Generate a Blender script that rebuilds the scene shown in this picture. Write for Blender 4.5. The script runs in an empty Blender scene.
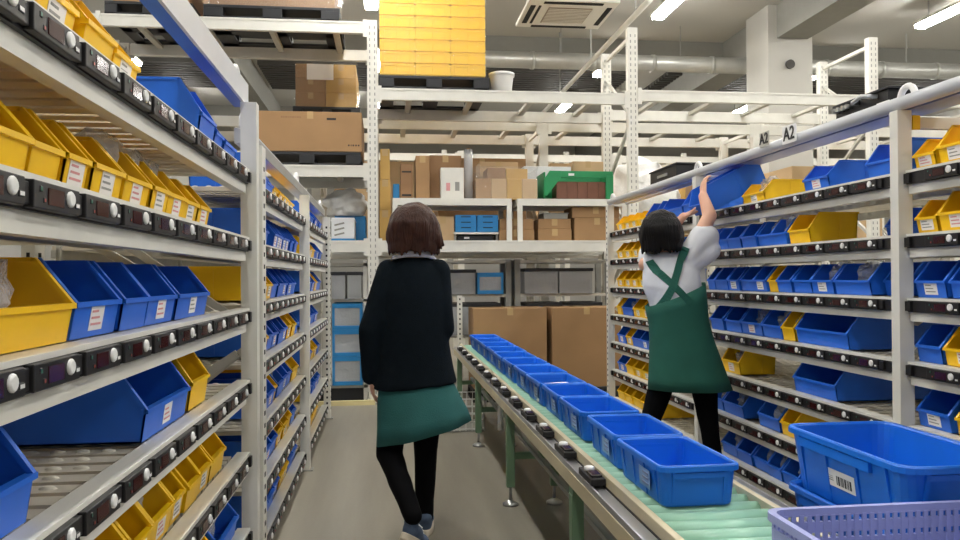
import bpy, bmesh, math, random
from mathutils import Vector, Matrix, noise
R = math.radians
C = bpy.context.scene.collection
SC = bpy.context.scene

# ------------------------------------------------------------------ materials
def lin(c):
    c = c / 255.0
    return c / 12.92 if c <= 0.04045 else ((c + 0.055) / 1.055) ** 2.4
def rgb(r, g, b): return (lin(r), lin(g), lin(b), 1.0)

MATS = {}
def mat(name, col, rough=0.5, metal=0.0, var=0.06, scale=8.0, bump=0.0, bscale=60.0, spec=0.5, coat=0.0, sss=0.0, emit=None, estr=0.0):
    m = bpy.data.materials.new(name); m.use_nodes = True
    nt = m.node_tree; b = nt.nodes['Principled BSDF']
    b.inputs['Roughness'].default_value = rough
    b.inputs['Metallic'].default_value = metal
    b.inputs['Specular IOR Level'].default_value = spec
    b.inputs['Coat Weight'].default_value = coat
    tc = nt.nodes.new('ShaderNodeTexCoord')
    if var > 0:
        n = nt.nodes.new('ShaderNodeTexNoise'); n.inputs['Scale'].default_value = scale; n.inputs['Detail'].default_value = 4
        r = nt.nodes.new('ShaderNodeValToRGB')
        r.color_ramp.elements[0].color = tuple(c * (1 - var) for c in col[:3]) + (1,)
        r.color_ramp.elements[1].color = tuple(min(1, c * (1 + var)) for c in col[:3]) + (1,)
        r.color_ramp.elements[0].position = 0.3; r.color_ramp.elements[1].position = 0.7
        nt.links.new(tc.outputs['Object'], n.inputs['Vector'])
        nt.links.new(n.outputs['Fac'], r.inputs['Fac'])
        nt.links.new(r.outputs['Color'], b.inputs['Base Color'])
    else:
        b.inputs['Base Color'].default_value = col
    if bump > 0:
        n2 = nt.nodes.new('ShaderNodeTexNoise'); n2.inputs['Scale'].default_value = bscale; n2.inputs['Detail'].default_value = 3
        bp = nt.nodes.new('ShaderNodeBump'); bp.inputs['Strength'].default_value = bump; bp.inputs['Distance'].default_value = 0.01
        nt.links.new(tc.outputs['Object'], n2.inputs['Vector'])
        nt.links.new(n2.outputs['Fac'], bp.inputs['Height'])
        nt.links.new(bp.outputs['Normal'], b.inputs['Normal'])
    if emit:
        b.inputs['Emission Color'].default_value = emit; b.inputs['Emission Strength'].default_value = estr
    MATS[name] = m
    return m

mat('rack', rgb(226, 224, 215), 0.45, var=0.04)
mat('rack_darker', rgb(194, 192, 182), 0.5, var=0.06)  # darker rack tone for braces, rear rails, ties, shelves and one sign plate
mat('rack_grey', rgb(150, 150, 144), 0.5, var=0.06)
mat('hole', rgb(30, 30, 32), 0.8, var=0)
mat('deck', rgb(214, 206, 188), 0.45, var=0.08)
mat('wheel', rgb(230, 224, 208), 0.4, var=0.05)
mat('black', rgb(26, 25, 26), 0.45, var=0.1)
mat('screen', rgb(58, 20, 22), 0.15, var=0)
mat('white', rgb(238, 238, 236), 0.4, var=0.02)
mat('led_green', rgb(40, 110, 90), 0.3, var=0)
mat('led_red', rgb(160, 60, 50), 0.3, var=0)
mat('yellow', rgb(250, 200, 16), 0.38, var=0.04)
mat('blue', rgb(34, 106, 218), 0.38, var=0.05)
mat('tote', rgb(20, 112, 222), 0.4, var=0.04)
mat('label_film', rgb(120, 160, 214), 0.3, var=0.05)
mat('paper', rgb(236, 232, 230), 0.7, var=0.03)
mat('print_pink', rgb(214, 150, 150), 0.7, var=0)
mat('print_dark', rgb(40, 38, 40), 0.7, var=0)
mat('card', rgb(166, 130, 90), 0.75, var=0.08, scale=3)
mat('card_pale', rgb(196, 166, 126), 0.75, var=0.08, scale=3)
mat('card_dark', rgb(146, 112, 78), 0.75, var=0.08, scale=3)
mat('card_tan', rgb(198, 160, 90), 0.75, var=0.08, scale=3)
mat('tape', rgb(190, 160, 112), 0.35, var=0.03)
mat('pallet', rgb(38, 39, 42), 0.55, var=0.1)
mat('alu', rgb(190, 192, 196), 0.35, metal=0.7, var=0.04)
mat('rail_blue', rgb(62, 104, 190), 0.4, var=0.04)
mat('rail_lilac', rgb(128, 142, 186), 0.4, var=0.04)
mat('rail_white', rgb(206, 208, 212), 0.4, var=0.03)
mat('roller', rgb(160, 208, 184), 0.35, var=0.03)
mat('frame_green', rgb(112, 142, 112), 0.45, var=0.05)
mat('cream', rgb(212, 200, 168), 0.45, var=0.04)
mat('lavender', rgb(160, 168, 222), 0.45, var=0.03)
mat('crate_green', rgb(32, 140, 84), 0.45, var=0.05)
mat('crate_blue', rgb(50, 140, 205), 0.4, var=0.05)
mat('foam', rgb(236, 238, 240), 0.6, var=0.02)
mat('bag_white', rgb(244, 244, 242), 0.35, var=0.04, bump=0.6, bscale=18)
mat('wood_red', rgb(120, 78, 60), 0.6, var=0.1)
mat('steel', rgb(170, 170, 168), 0.3, metal=0.8, var=0.05)
mat('ceiling', rgb(184, 182, 175), 0.9, var=0.03, scale=0.7)
mat('ceil_beam', rgb(140, 139, 133), 0.9, var=0.03)
mat('wall', rgb(176, 174, 168), 0.9, var=0.04, scale=0.8)
mat('louver', rgb(70, 68, 64), 0.7, var=0.1)
mat('duct', rgb(176, 176, 170), 0.4, metal=0.4, var=0.08, scale=4)
mat('ac', rgb(232, 230, 222), 0.5, var=0.02)
mat('ac_grille', rgb(170, 160, 145), 0.7, var=0.05)
mat('yellow_edge', rgb(226, 212, 160), 0.6, var=0.05)
# people
mat('skin', rgb(222, 172, 146), 0.5, var=0.03)
mat('lip', rgb(190, 110, 104), 0.5, var=0.02)
mat('eye_white', rgb(235, 232, 228), 0.2, var=0)
mat('iris', rgb(40, 24, 18), 0.2, var=0)
mat('hair_brown', rgb(58, 32, 22), 0.5, var=0.3, scale=30, spec=0.25)
mat('hair_black', rgb(12, 10, 10), 0.5, var=0.3, scale=30, spec=0.2)
mat('cardigan', rgb(13, 22, 29), 0.9, spec=0.15, var=0.12, scale=40, bump=0.25, bscale=220)
mat('collar', rgb(232, 232, 244), 0.8, var=0.05)
mat('skirt_teal', rgb(42, 102, 100), 0.85, var=0.08, bump=0.15, bscale=200)
mat('apron_green', rgb(32, 94, 80), 0.85, var=0.08, bump=0.15, bscale=200)
mat('tee', rgb(228, 230, 236), 0.85, var=0.03, bump=0.35, bscale=14)
mat('legging', rgb(10, 10, 12), 0.9, spec=0.1, var=0.1)
mat('shoe', rgb(72, 88, 112), 0.8, var=0.12, scale=30)
mat('shoe_sole', rgb(196, 186, 166), 0.6, var=0.05)

# hair strands: stretched noise bump
for hn in ('hair_brown', 'hair_black'):
    nt = MATS[hn].node_tree; b = nt.nodes['Principled BSDF']
    tc = nt.nodes.new('ShaderNodeTexCoord'); mp = nt.nodes.new('ShaderNodeMapping'); mp.inputs['Scale'].default_value = (130, 130, 9)
    n = nt.nodes.new('ShaderNodeTexNoise'); n.inputs['Scale'].default_value = 1; n.inputs['Detail'].default_value = 3
    bp = nt.nodes.new('ShaderNodeBump'); bp.inputs['Strength'].default_value = 0.7; bp.inputs['Distance'].default_value = 0.01
    nt.links.new(tc.outputs['Object'], mp.inputs['Vector']); nt.links.new(mp.outputs['Vector'], n.inputs['Vector'])
    nt.links.new(n.outputs['Fac'], bp.inputs['Height']); nt.links.new(bp.outputs['Normal'], b.inputs['Normal'])

def clear_mat(name, tint, transp, rough=0.12):
    m = bpy.data.materials.new(name); m.use_nodes = True
    nt = m.node_tree; out = nt.nodes['Material Output']; nt.nodes.remove(nt.nodes['Principled BSDF'])
    p = nt.nodes.new('ShaderNodeBsdfPrincipled'); p.inputs['Base Color'].default_value = tint; p.inputs['Roughness'].default_value = rough
    p.inputs['Specular IOR Level'].default_value = 0.8
    t = nt.nodes.new('ShaderNodeBsdfTransparent'); t.inputs['Color'].default_value = (0.96, 0.96, 0.96, 1)
    mx = nt.nodes.new('ShaderNodeMixShader'); mx.inputs['Fac'].default_value = transp
    tc = nt.nodes.new('ShaderNodeTexCoord'); n = nt.nodes.new('ShaderNodeTexNoise'); n.inputs['Scale'].default_value = 22
    bp = nt.nodes.new('ShaderNodeBump'); bp.inputs['Strength'].default_value = 0.6; bp.inputs['Distance'].default_value = 0.02
    nt.links.new(tc.outputs['Object'], n.inputs['Vector']); nt.links.new(n.outputs['Fac'], bp.inputs['Height']); nt.links.new(bp.outputs['Normal'], p.inputs['Normal'])
    nt.links.new(p.outputs[0], mx.inputs[1]); nt.links.new(t.outputs[0], mx.inputs[2]); nt.links.new(mx.outputs[0], out.inputs['Surface'])
    MATS[name] = m
clear_mat('clear_bag', (0.85, 0.87, 0.9, 1), 0.62)
clear_mat('wrap', (0.9, 0.9, 0.88, 1), 0.9, 0.06)
clear_mat('clear_plastic', (0.78, 0.82, 0.86, 1), 0.6, 0.25)
clear_mat('grey_plastic', (0.62, 0.64, 0.66, 1), 0.55, 0.3)

m = bpy.data.materials.new('concrete'); m.use_nodes = True; MATS['concrete'] = m
nt = m.node_tree; b = nt.nodes['Principled BSDF']; tc = nt.nodes.new('ShaderNodeTexCoord')
n1 = nt.nodes.new('ShaderNodeTexNoise'); n1.inputs['Scale'].default_value = 1.3; n1.inputs['Detail'].default_value = 8
n2 = nt.nodes.new('ShaderNodeTexNoise'); n2.inputs['Scale'].default_value = 60; n2.inputs['Detail'].default_value = 3
mp = nt.nodes.new('ShaderNodeMapping'); mp.inputs['Scale'].default_value = (3.5, 0.35, 1)
nt.links.new(tc.outputs['Object'], mp.inputs['Vector']); nt.links.new(mp.outputs['Vector'], n1.inputs['Vector']); nt.links.new(tc.outputs['Object'], n2.inputs['Vector'])
mixn = nt.nodes.new('ShaderNodeMath'); mixn.operation = 'MULTIPLY_ADD'; mixn.inputs[1].default_value = 0.15; nt.links.new(n2.outputs['Fac'], mixn.inputs[0]); nt.links.new(n1.outputs['Fac'], mixn.inputs[2])
r = nt.nodes.new('ShaderNodeValToRGB'); r.color_ramp.elements[0].position = 0.35; r.color_ramp.elements[1].position = 0.85
r.color_ramp.elements[0].color = rgb(128, 123, 111); r.color_ramp.elements[1].color = rgb(158, 152, 139)
nt.links.new(mixn.outputs[0], r.inputs['Fac']); nt.links.new(r.outputs['Color'], b.inputs['Base Color'])
b.inputs['Roughness'].default_value = 0.42; b.inputs['Specular IOR Level'].default_value = 0.35

m = bpy.data.materials.new('lamp_glow'); m.use_nodes = True; MATS['lamp_glow'] = m
b = m.node_tree.nodes['Principled BSDF']; b.inputs['Base Color'].default_value = (1, 1, 1, 1)
b.inputs['Emission Color'].default_value = (1.0, 0.98, 0.935, 1); b.inputs['Emission Strength'].default_value = 62.0

# ------------------------------------------------------------------ mesh helpers
class MB:
    def __init__(s): s.v = []; s.f = []; s.m = []; s.mats = []; s.sm = []
    def mi(s, name):
        if name not in s.mats: s.mats.append(name)
        return s.mats.index(name)
    def add(s, vs, fs, m, smooth=False):
        o = len(s.v); k = s.mi(m)
        s.v += [tuple(v) for v in vs]
        for f in fs: s.f.append([i + o for i in f]); s.m.append(k); s.sm.append(smooth)
        return s
    def box(s, a, b, m, M=None):
        x0, y0, z0 = a; x1, y1, z1 = b
        vs = [(x0, y0, z0), (x1, y0, z0), (x1, y1, z0), (x0, y1, z0), (x0, y0, z1), (x1, y0, z1), (x1, y1, z1), (x0, y1, z1)]
        if M is not None: vs = [M @ Vector(v) for v in vs]
        return s.add(vs, [(0, 3, 2, 1), (4, 5, 6, 7), (0, 1, 5, 4), (1, 2, 6, 5), (2, 3, 7, 6), (3, 0, 4, 7)], m)
    def prism_y(s, poly, y0, y1, m):          # poly of (x,z) counter-clockwise seen from -y
        n = len(poly)
        vs = [(x, y0, z) for x, z in poly] + [(x, y1, z) for x, z in poly]
        fs = [tuple(range(n)), tuple(range(2 * n - 1, n - 1, -1))]
        fs += [(i, n + i, n + (i + 1) % n, (i + 1) % n) for i in range(n)]
        return s.add(vs, fs, m)
    def beam(s, p0, p1, w, h, m):
        p0 = Vector(p0); p1 = Vector(p1); d = (p1 - p0); L = d.length; d.normalize()
        up = Vector((0, 0, 1)) if abs(d.z) < 0.95 else Vector((0, 1, 0))
        a = d.cross(up).normalized(); u = a.cross(d).normalized()
        M = Matrix((a, d, u)).transposed().to_4x4(); M.translation = p0
        return s.box((-w / 2, 0, -h / 2), (w / 2, L, h / 2), m, M)
    def rings(s, rs, m, caps=True, smooth=True, closed=False):
        n = len(rs[0]); vs = [p for r in rs for p in r]; fs = []
        K = len(rs)
        for i in range(K if closed else K - 1):
            a = i * n; b = ((i + 1) % K) * n
            for j in range(n): fs.append((a + j, a + (j + 1) % n, b + (j + 1) % n, b + j))
        s.add(vs, fs, m, smooth)
        if caps and not closed:
            o = len(s.v) - len(vs); k = s.mi(m)
            s.f.append([o + j for j in range(n - 1, -1, -1)]); s.m.append(k); s.sm.append(False)
            s.f.append([o + (K - 1) * n + j for j in range(n)]); s.m.append(k); s.sm.append(False)
        return s
    def tube(s, pts, rad, m, n=10, caps=True):
        pts = [Vector(p) for p in pts]; rs = []
        if not isinstance(rad, (list, tuple)): rad = [rad] * len(pts)
        up = None
        for i, p in enumerate(pts):
            d = (pts[min(i + 1, len(pts) - 1)] - pts[max(i - 1, 0)]).normalized()
            if up is None: up = Vector((0, 0, 1)) if abs(d.z) < 0.9 else Vector((1, 0, 0))
            a = d.cross(up).normalized(); u = a.cross(d).normalized(); up = u
            rs.append([p + (a * math.cos(t) + u * math.sin(t)) * rad[i] for t in [2 * math.pi * k / n for k in range(n)]])
        return s.rings(rs, m, caps)
    def mesh(s, name, bevel=0.0):
        me = bpy.data.meshes.new(name)
        me.from_pydata(s.v, [], s.f)
        for k in s.mats: me.materials.append(MATS[k])
        me.polygons.foreach_set('material_index', s.m); me.polygons.foreach_set('use_smooth', s.sm)
        me.update()
        bm = bmesh.new(); bm.from_mesh(me)
        bmesh.ops.recalc_face_normals(bm, faces=bm.faces)
        if bevel > 0:
            es = [e for e in bm.edges if len(e.link_faces) == 2 and e.calc_face_angle(0) > 0.6]
            bmesh.ops.bevel(bm, geom=es, offset=bevel, segments=2, affect='EDGES', profile=0.5, clamp_overlap=True)
        bm.to_mesh(me); bm.free()
        return me
    def build(s, name, parent=None, bevel=0.0, loc=None):
        return put(name, s.mesh(name, bevel), parent, loc)

def put(name, me, parent=None, loc=None, rot=None):
    o = bpy.data.objects.new(name, me); C.objects.link(o)
    if parent: o.parent = parent
    if loc is not None: o.location = loc
    if rot is not None: o.rotation_euler = rot
    return o
def tag(o, label=None, cat=None, group=None, kind=None):
    if label: o['label'] = label
    if cat: o['category'] = cat
    if group: o['group'] = group
    if kind: o['kind'] = kind
    return o
def empty(name, loc, label, cat, group=None, rz=0.0):
    o = bpy.data.objects.new(name, None); C.objects.link(o); o.location = loc; o.rotation_euler = (0, 0, rz); o.empty_display_size = 0.1
    return tag(o, label, cat, group)
def dup(root, loc=None, rot=None, parent=None, label=None, group=None):
    r = root.copy(); C.objects.link(r)
    if parent: r.parent = parent
    if loc is not None: r.location = loc
    if rot is not None: r.rotation_euler = rot
    if label: r['label'] = label
    if group: r['group'] = group
    for ch in root.children: dup(ch, parent=r)
    return r
ORD = 'zeroth first second third fourth fifth sixth seventh eighth ninth tenth eleventh twelfth thirteenth fourteenth fifteenth sixteenth'.split()
rnd = random.Random(11)

# ------------------------------------------------------------------ setting
def struct(name, mb, **k):
    o = mb.build(name, **k); o['kind'] = 'structure'; return o
XL, XR, YB, YF, CZ = -7.5, 14.0, -3.0, 24.0, 5.35
struct('floor', MB().box((XL, YB, -0.1), (XR, YF, 0), 'concrete'))
mb = MB().box((XL, YB, CZ), (XR, YF, CZ + 0.1), 'ceiling')
o = struct('ceiling', mb)
bm_ = MB()
for yy in (4.2, 13.1, 19.0):
    bm_.box((XL, yy, 5.0), (XR, yy + 0.45, CZ), 'ceil_beam')
struct('trim_1', bm_)
mb = MB()
for xx in (-3.0, 5.9):
    mb.box((xx, YB, 4.85), (xx + 0.5, YF, CZ), 'ceil_beam')
struct('trim_2', mb)
struct('wall_back', MB().box((XL, YF, 0), (XR, YF + 0.2, CZ), 'wall'))
struct('wall_left', MB().box((XL - 0.2, YB, 0), (XL, YF, CZ), 'wall'))
struct('wall_right', MB().box((XR, YB, 0), (XR + 0.2, YF, CZ), 'wall'))
# louvred panels high on the back part of the hall
mb = MB()
for (x0, x1, yy) in ((1.9, 4.9, 15.0), (5.6, 8.2, 15.0), (8.8, 13.4, 15.0), (-2.4, 1.4, 15.0), (-6, -3, 15.0)):
    for k in range(12):
        mb.box((x0, yy + k * 0.17, 5.27), (x1, yy + k * 0.17 + 0.09, 5.33), 'louver')
    mb.box((x0, yy, 5.33), (x1, yy + 2.04, 5.35), 'louver')
struct('trim_3', mb)
# column
mb = MB().box((5.76, 11.2, 0), (6.47, 11.92, CZ), 'ceiling')
mb.tube([(6.1, 11.21, 4.45), (6.1, 11.16, 4.45)], 0.07, 'louver', 14)
struct('pillar', mb)
# round duct
t = empty('air_duct', (0, 12.3, 4.72), 'long silver round air duct running across under the ceiling beam', 'duct')
mb = MB().tube([(0.0, 0, 0), (13.5, 0, 0)], 0.13, 'duct', 20); mb.build('pipe', t)
for k in range(14):
    MB().tube([(0.3 + k, 0, 0), (0.36 + k, 0, 0)], 0.142, 'duct', 20).build('joint_ring', t)
mb = MB()
for k in range(7):
    MB().box((0.8 + 2 * k, -0.006, 0.12), (0.812 + 2 * k, 0.006, CZ - 4.72), 'rack_grey').build('hanger', t)
# sprinkler/service pipe nearer
t = empty('service_pipe', (2.9, 8.3, 4.3), 'slim white service pipe running up over the pallet racking', 'pipe')
MB().tube([(0, 0, 0), (0, 6.0, 0.0)], 0.035, 'rack', 10).build('pipe', t)
for k in range(3): MB().box((-0.008, 0.5 + 2 * k, 0.03), (0.008, 0.516 + 2 * k, CZ - 4.3), 'rack_grey').build('hanger', t)

# air conditioner
t = empty('ceiling_air_conditioner', (2.23, 9.5, 4.5), 'white square ceiling cassette air conditioner with beige grille', 'air conditioner')
MB().box((-0.55, -0.5, 0), (0.55, 0.5, 0.05), 'ac').box((-0.43, -0.4, 0.05), (0.43, 0.4, 0.3), 'ac').build('housing', t, bevel=0.01)
mb = MB().box((-0.27, -0.27, -0.012), (0.27, 0.27, 0.002), 'ac_grille')
for k in range(10): mb.box((-0.26, -0.26 + k * 0.054, -0.018), (0.26, -0.245 + k * 0.054, -0.01), 'ac')
mb.build('intake_grille', t)
for (a, b_) in (((-0.36, -0.46), (0.36, -0.40)), ((-0.36, 0.40), (0.36, 0.46)), ((-0.5, -0.32), (-0.44, 0.32)), ((0.44, -0.32), (0.5, 0.32)), ((-0.4, -0.32), (-0.37, 0.32))):
    MB().box((a[0], a[1], -0.008), (b_[0], b_[1], 0.002), 'hole').build('outlet_slot', t)
for sx in (-0.4, 0.4):
    for sy in (-0.38, 0.38): MB().box((sx - 0.006, sy - 0.006, 0.29), (sx + 0.006, sy + 0.006, CZ - 4.5), 'steel').build('hanger_rod', t)

# lamps
proto = None
row_names = {0: 'over the camera', 1: 'over the walking woman', 2: 'over the end of the conveyor', 3: 'just behind the first racking row', 4: 'mid hall behind the racking', 5: 'far back in the hall'}
col_names = {0: 'far-off left column', 1: 'column over the walkway', 2: 'column over the pallet racking', 3: 'column by the pillar', 4: 'outer column past the pillar'}
for ci, x in enumerate((-4.35, -0.2, 3.95, 8.1, 12.2)):
    for ri, y in enumerate((0.5, 3.8, 7.1, 10.4, 13.7, 17.0)):
        if proto is None:
            proto = empty('ceiling_lamp', (x, y, 5.0), '', 'lamp')
            MB().box((-0.1, -0.62, 0.05), (0.1, 0.62, 0.09), 'ac').build('housing', proto, bevel=0.008)
            MB().box((-0.08, -0.6, 0.0), (0.08, 0.6, 0.05), 'lamp_glow').build('diffuser', proto)
            for s in (-0.4, 0.4): MB().box((-0.008, s - 0.008, 0.09), (0.008, s + 0.008, CZ - 5.0), 'steel').build('hanger', proto)
            l = proto
        else:
            l = dup(proto, (x, y, 5.0))
        l['label'] = 'bright white lamp hung from the ceiling, ' + {0: 'farthest left row', 1: 'row over the walkway', 2: 'row over the air conditioner', 3: 'row beside the pillar', 4: 'row beyond the pillar'}[ci] + ', ' + ORD[ri + 1] + ' from the camera'
        l['group'] = 'ceiling lamps'

# ------------------------------------------------------------------ flow racks
def display_full(part):
    """pick display: body along +y, facing +x, 0.176 long"""
    mb = MB()
    if part in ('body', 'all'):
        mb.box((0, 0.0, -0.021), (0.016, 0.172, 0.021), 'black').box((0, 0.172, -0.017), (0.010, 0.2, 0.017), 'black')
        mb.box((0.012, 0.018, 0.004), (0.0175, 0.028, 0.014), 'led_green').box((0.012, 0.03, -0.012), (0.0175, 0.04, -0.003), 'led_red')
        mb.box((0.010, 0.150, -0.010), (0.018, 0.168, 0.000), 'white')
    if part in ('screen', 'all'):
        mb.box((0.015, 0.048, -0.013), (0.0175, 0.105, 0.013), 'screen')
    if part in ('button', 'all'):
        mb.tube([(0.014, 0.130, 0.003), (0.019, 0.130, 0.003), (0.0215, 0.130, 0.003)], [0.0135, 0.0135, 0.010], 'white', 12)
    return mb
M_BODY = display_full('body').mesh('display_unit', 0.002); M_SCREEN = display_full('screen').mesh('screen'); M_BUT = display_full('button').mesh('push_button')
M_ALL = display_full('all').mesh('display_unit')
DECKS = {}
def deck_mesh(L, D):
    key = (round(L, 2), round(D, 2))
    if key not in DECKS:
        mb = MB(); n = int(L / 0.08); st = L / n
        for k in range(n):
            y = k * st
            mb.box((-D, y + 0.012, -0.018), (-0.035, y + st - 0.012, 0.0), 'deck')
            off = 0.028 if k % 2 else 0.0
            x = -D + 0.05 + off
            while x < -0.07:
                vs = []; fs = []
                for q, (rr, zz) in enumerate(((1, 0), (0.8, 0.004), (0.35, 0.007))):
                    for a in range(8):
                        t = a * math.pi / 4
                        vs.append((x + 0.019 * rr * math.cos(t), y + st / 2 + 0.012 * rr * math.sin(t), zz - 0.001))
                for q in range(2):
                    for a in range(8): fs.append((q * 8 + a, q * 8 + (a + 1) % 8, q * 8 + 8 + (a + 1) % 8, q * 8 + 8 + a))
                fs.append(tuple(range(16, 24)))
                mb.add(vs, fs, 'wheel', True)
                x += 0.056
        mb.box((-D, 0, -0.05), (-D + 0.03, L, -0.018), 'rack_darker').box((-D * 0.5, 0, -0.04), (-D * 0.5 + 0.03, L, -0.018), 'rack_darker')
        DECKS[key] = mb.mesh('shelf')
    return DECKS[key]
RAILS = {}
def rail_mesh(L):
    key = round(L, 2)
    if key not in RAILS:
        mb = MB()
        mb.box((-0.020, 0, -0.056), (-0.010, L, -0.024), 'rack').box((-0.045, 0, -0.060), (-0.010, L, -0.055), 'rack')           # cream beam below the displays
        mb.box((-0.016, 0.0, -0.024), (0.0, L, 0.022), 'black')              # black mounting strip
        mb.box((-0.045, 0, 0.022), (0.004, L, 0.032), 'rack')              # cream lip on top
        mb.box((0.0, 0, -0.020), (0.012, 0.03, 0.018), 'black').box((0.0, L - 0.03, -0.020), (0.012, L, 0.018), 'black')
        RAILS[key] = mb.mesh('front_rail')
    return RAILS[key]
def post_mesh(w, d, h, name='post', holes=True):
    mb = MB().box((-d, 0, 0), (0, w, h), 'rack')
    if holes:
        z = 0.08
        while z < h - 0.05:
            mb.box((-0.001, w * 0.36, z), (0.0012, w * 0.64, z + 0.018), 'hole')     # slots on the aisle face
            mb.box((-d * 0.62, -0.0012, z), (-d * 0.36, 0.001, z + 0.018), 'hole')
            z += 0.05
    mb.box((-d - 0.02, -0.015, 0), (0.02, w + 0.015, 0.008), 'rack_grey')
    return mb.mesh(name)

def bay(label, side, y0, y1, levels, depth, detail, near_post=None, far_post=0.06, post_h=1.9, off=0.03, gapn=0.0, gapf=0.0):
    """side=+1: rack on the left of the walkway, facing +x; -1: facing -x.  built facing +x then turned."""
    L = y1 - y0
    X = -0.50 if side > 0 else 2.0
    t = empty('flow_rack', (X, y0 if side > 0 else y1, 0), label, 'rack', 'pick-to-light flow racks', 0 if side > 0 else math.pi)
    # local y: runs 0..L ; for side -1 local y=0 is the FAR end
    n0, n1 = gapn, gapf
    for (yy, w, holes) in [p for p in (near_post, far_post) if p]:
        ly = yy - y0 if side > 0 else y1 - yy - w
        put('post', post_mesh(w, 0.06, post_h, holes=holes), t, (0, ly, 0))
        put('rear_post', post_mesh(w, 0.05, post_h, holes=True), t, (-depth - 0.02, ly, 0))
        mb = MB()
        mb.beam((-depth, ly + w / 2, 0.35), (-0.08, ly + w / 2, 0.95), 0.02, 0.03, 'rack_darker')
        mb.beam((-0.08, ly + w / 2, 1.05), (-depth, ly + w / 2, 1.6), 0.02, 0.03, 'rack_darker')
        mb.build('side_brace', t)
    LL = L - 0.012
    for z in levels:
        s = put('shelf', deck_mesh(LL, depth - 0.06), t, (-off - 0.03, 0.006, z + 0.02))
        put('front_rail', rail_mesh(LL), s, (0.03, 0, -0.02))
        MB().box((-depth, 0, -0.06), (-depth + 0.02, LL, 0.02), 'rack_darker').build('rear_rail', s, loc=(0.08, 0, 0))
        n = int((LL - 0.06) / 0.2)
        for k in range(n):
            ly = 0.04 + (LL - 0.06 - n * 0.2) / 2 + k * 0.2
            d = put('display_unit', M_BODY if detail else M_ALL, t, (-off, ly, z))
            if detail:
                put('screen', M_SCREEN, d); put('push_button', M_BUT, d)
    return t

LV1 = [1.63, 1.368, 1.095, 0.82, 0.542, 0.251]
LV2 = [1.605, 1.358, 1.11, 0.86, 0.587, 0.335, 0.095]
RV = [1.618, 1.368, 1.118, 0.868, 0.618, 0.368, 0.115]
bay('cream flow rack along the walkway, near bay with yellow bins on its upper shelves', 1, 0.72, 3.10, LV1, 0.98, True, near_post=(0.66, 0.06, False), far_post=(3.10, 0.06, False), post_h=1.925)
bay('cream flow rack along the walkway, middle bay past the first perforated post', 1, 3.33, 5.13, LV2, 0.85, False, near_post=(3.24, 0.09, True), far_post=(5.13, 0.06, False), post_h=1.78)
bay('cream flow rack along the walkway, far bay against the pallet racking', 1, 5.20, 7.0, LV2, 0.85, False, far_post=(7.0, 0.06, True), post_h=1.78)
bay('cream flow rack right of the conveyor, near bay past the wide post', -1, 0.8, 2.85, RV, 0.95, True, near_post=(0.74, 0.06, False), far_post=(2.85, 0.05, False), post_h=1.89)
bay('cream flow rack right of the conveyor, middle bay under the A2 sign', -1, 2.91, 4.87, RV, 0.95, True, far_post=(4.87, 0.06, False), post_h=1.89)
bay('cream flow rack right of the conveyor, far bay with yellow bins at its end', -1, 4.94, 6.92, RV, 0.95, False, far_post=(6.92, 0.06, True), post_h=1.89)

# rails above the racks
def cap_loop(t, x, y, z, rad=0.05):
    pts = [(x, y + rad * math.cos(a), z + rad * 1.1 * math.sin(a)) for a in [math.pi * k / 10 for k in range(11)]]
    MB().tube([(x, y + rad, z - 0.012)] + pts + [(x, y - rad, z - 0.012)], 0.013, 'white', 8).build('cable_loop', t)
t = empty('overhead_rail', (-0.58, 0.66, 2.0), 'blue and white overhead rail above the walkway flow rack near bay', 'rail')
MB().box((-0.025, 0, 0.0), (0.025, 2.56, 0.02), 'rail_white').box((0.02, 0, -0.07), (0.03, 2.56, 0.02), 'rail_white').build('channel', t)
MB().box((-0.025, 0, -0.07), (0.019, 2.56, -0.002), 'rail_blue').build('blue_cover', t)
cap_loop(t, -0.01, 2.5, 0.02)
t = empty('overhead_rail', (-0.58, 3.24, 1.79), 'grey overhead rail along the top of the walkway rack middle and far bays', 'rail')
MB().box((-0.03, 0, 0.0), (0.03, 3.8, 0.06), 'rail_white').build('channel', t)
MB().box((0.03, 0, 0.0), (0.034, 3.8, 0.05), 'rack_grey').build('front_strip', t)
for y in (0.05, 1.9, 3.7): cap_loop(t, 0.0, y, 0.07)
t = empty('overhead_rail', (2.03, 0.75, 1.87), 'grey and blue rail along the top of the rack right of the conveyor', 'rail')
MB().tube([(0.0, 0, 0.05), (0.0, 6.2, 0.05)], 0.028, 'rail_white', 12).build('front_tube', t)
MB().box((0.03, 0, 0.024), (0.16, 4.1, 0.042), 'rail_lilac').build('blue_tray', t)
MB().box((0.03, 4.1, 0.024), (0.07, 6.2, 0.042), 'rail_white').build('tray_end', t)
for y in (2.08, 4.15, 6.1): cap_loop(t, 0.0, y, 0.06, 0.045)
MB().tube([(0.16, 0, 0.045), (0.16, 6.2, 0.045)], 0.018, 'rail_white', 10).build('rear_tube', t)
t = empty('cross_tie', (2.065, 2.86, 1.82), 'short white cross tie with yellow clamp on the wide near post', 'tie')
MB().box((0.0, 0, 0), (0.9, 0.03, 0.045), 'rack').build('bar', t)
MB().box((0.0, -0.012, -0.006), (0.03, 0.0, 0.05), 'yellow').build('clamp', t)

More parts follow.
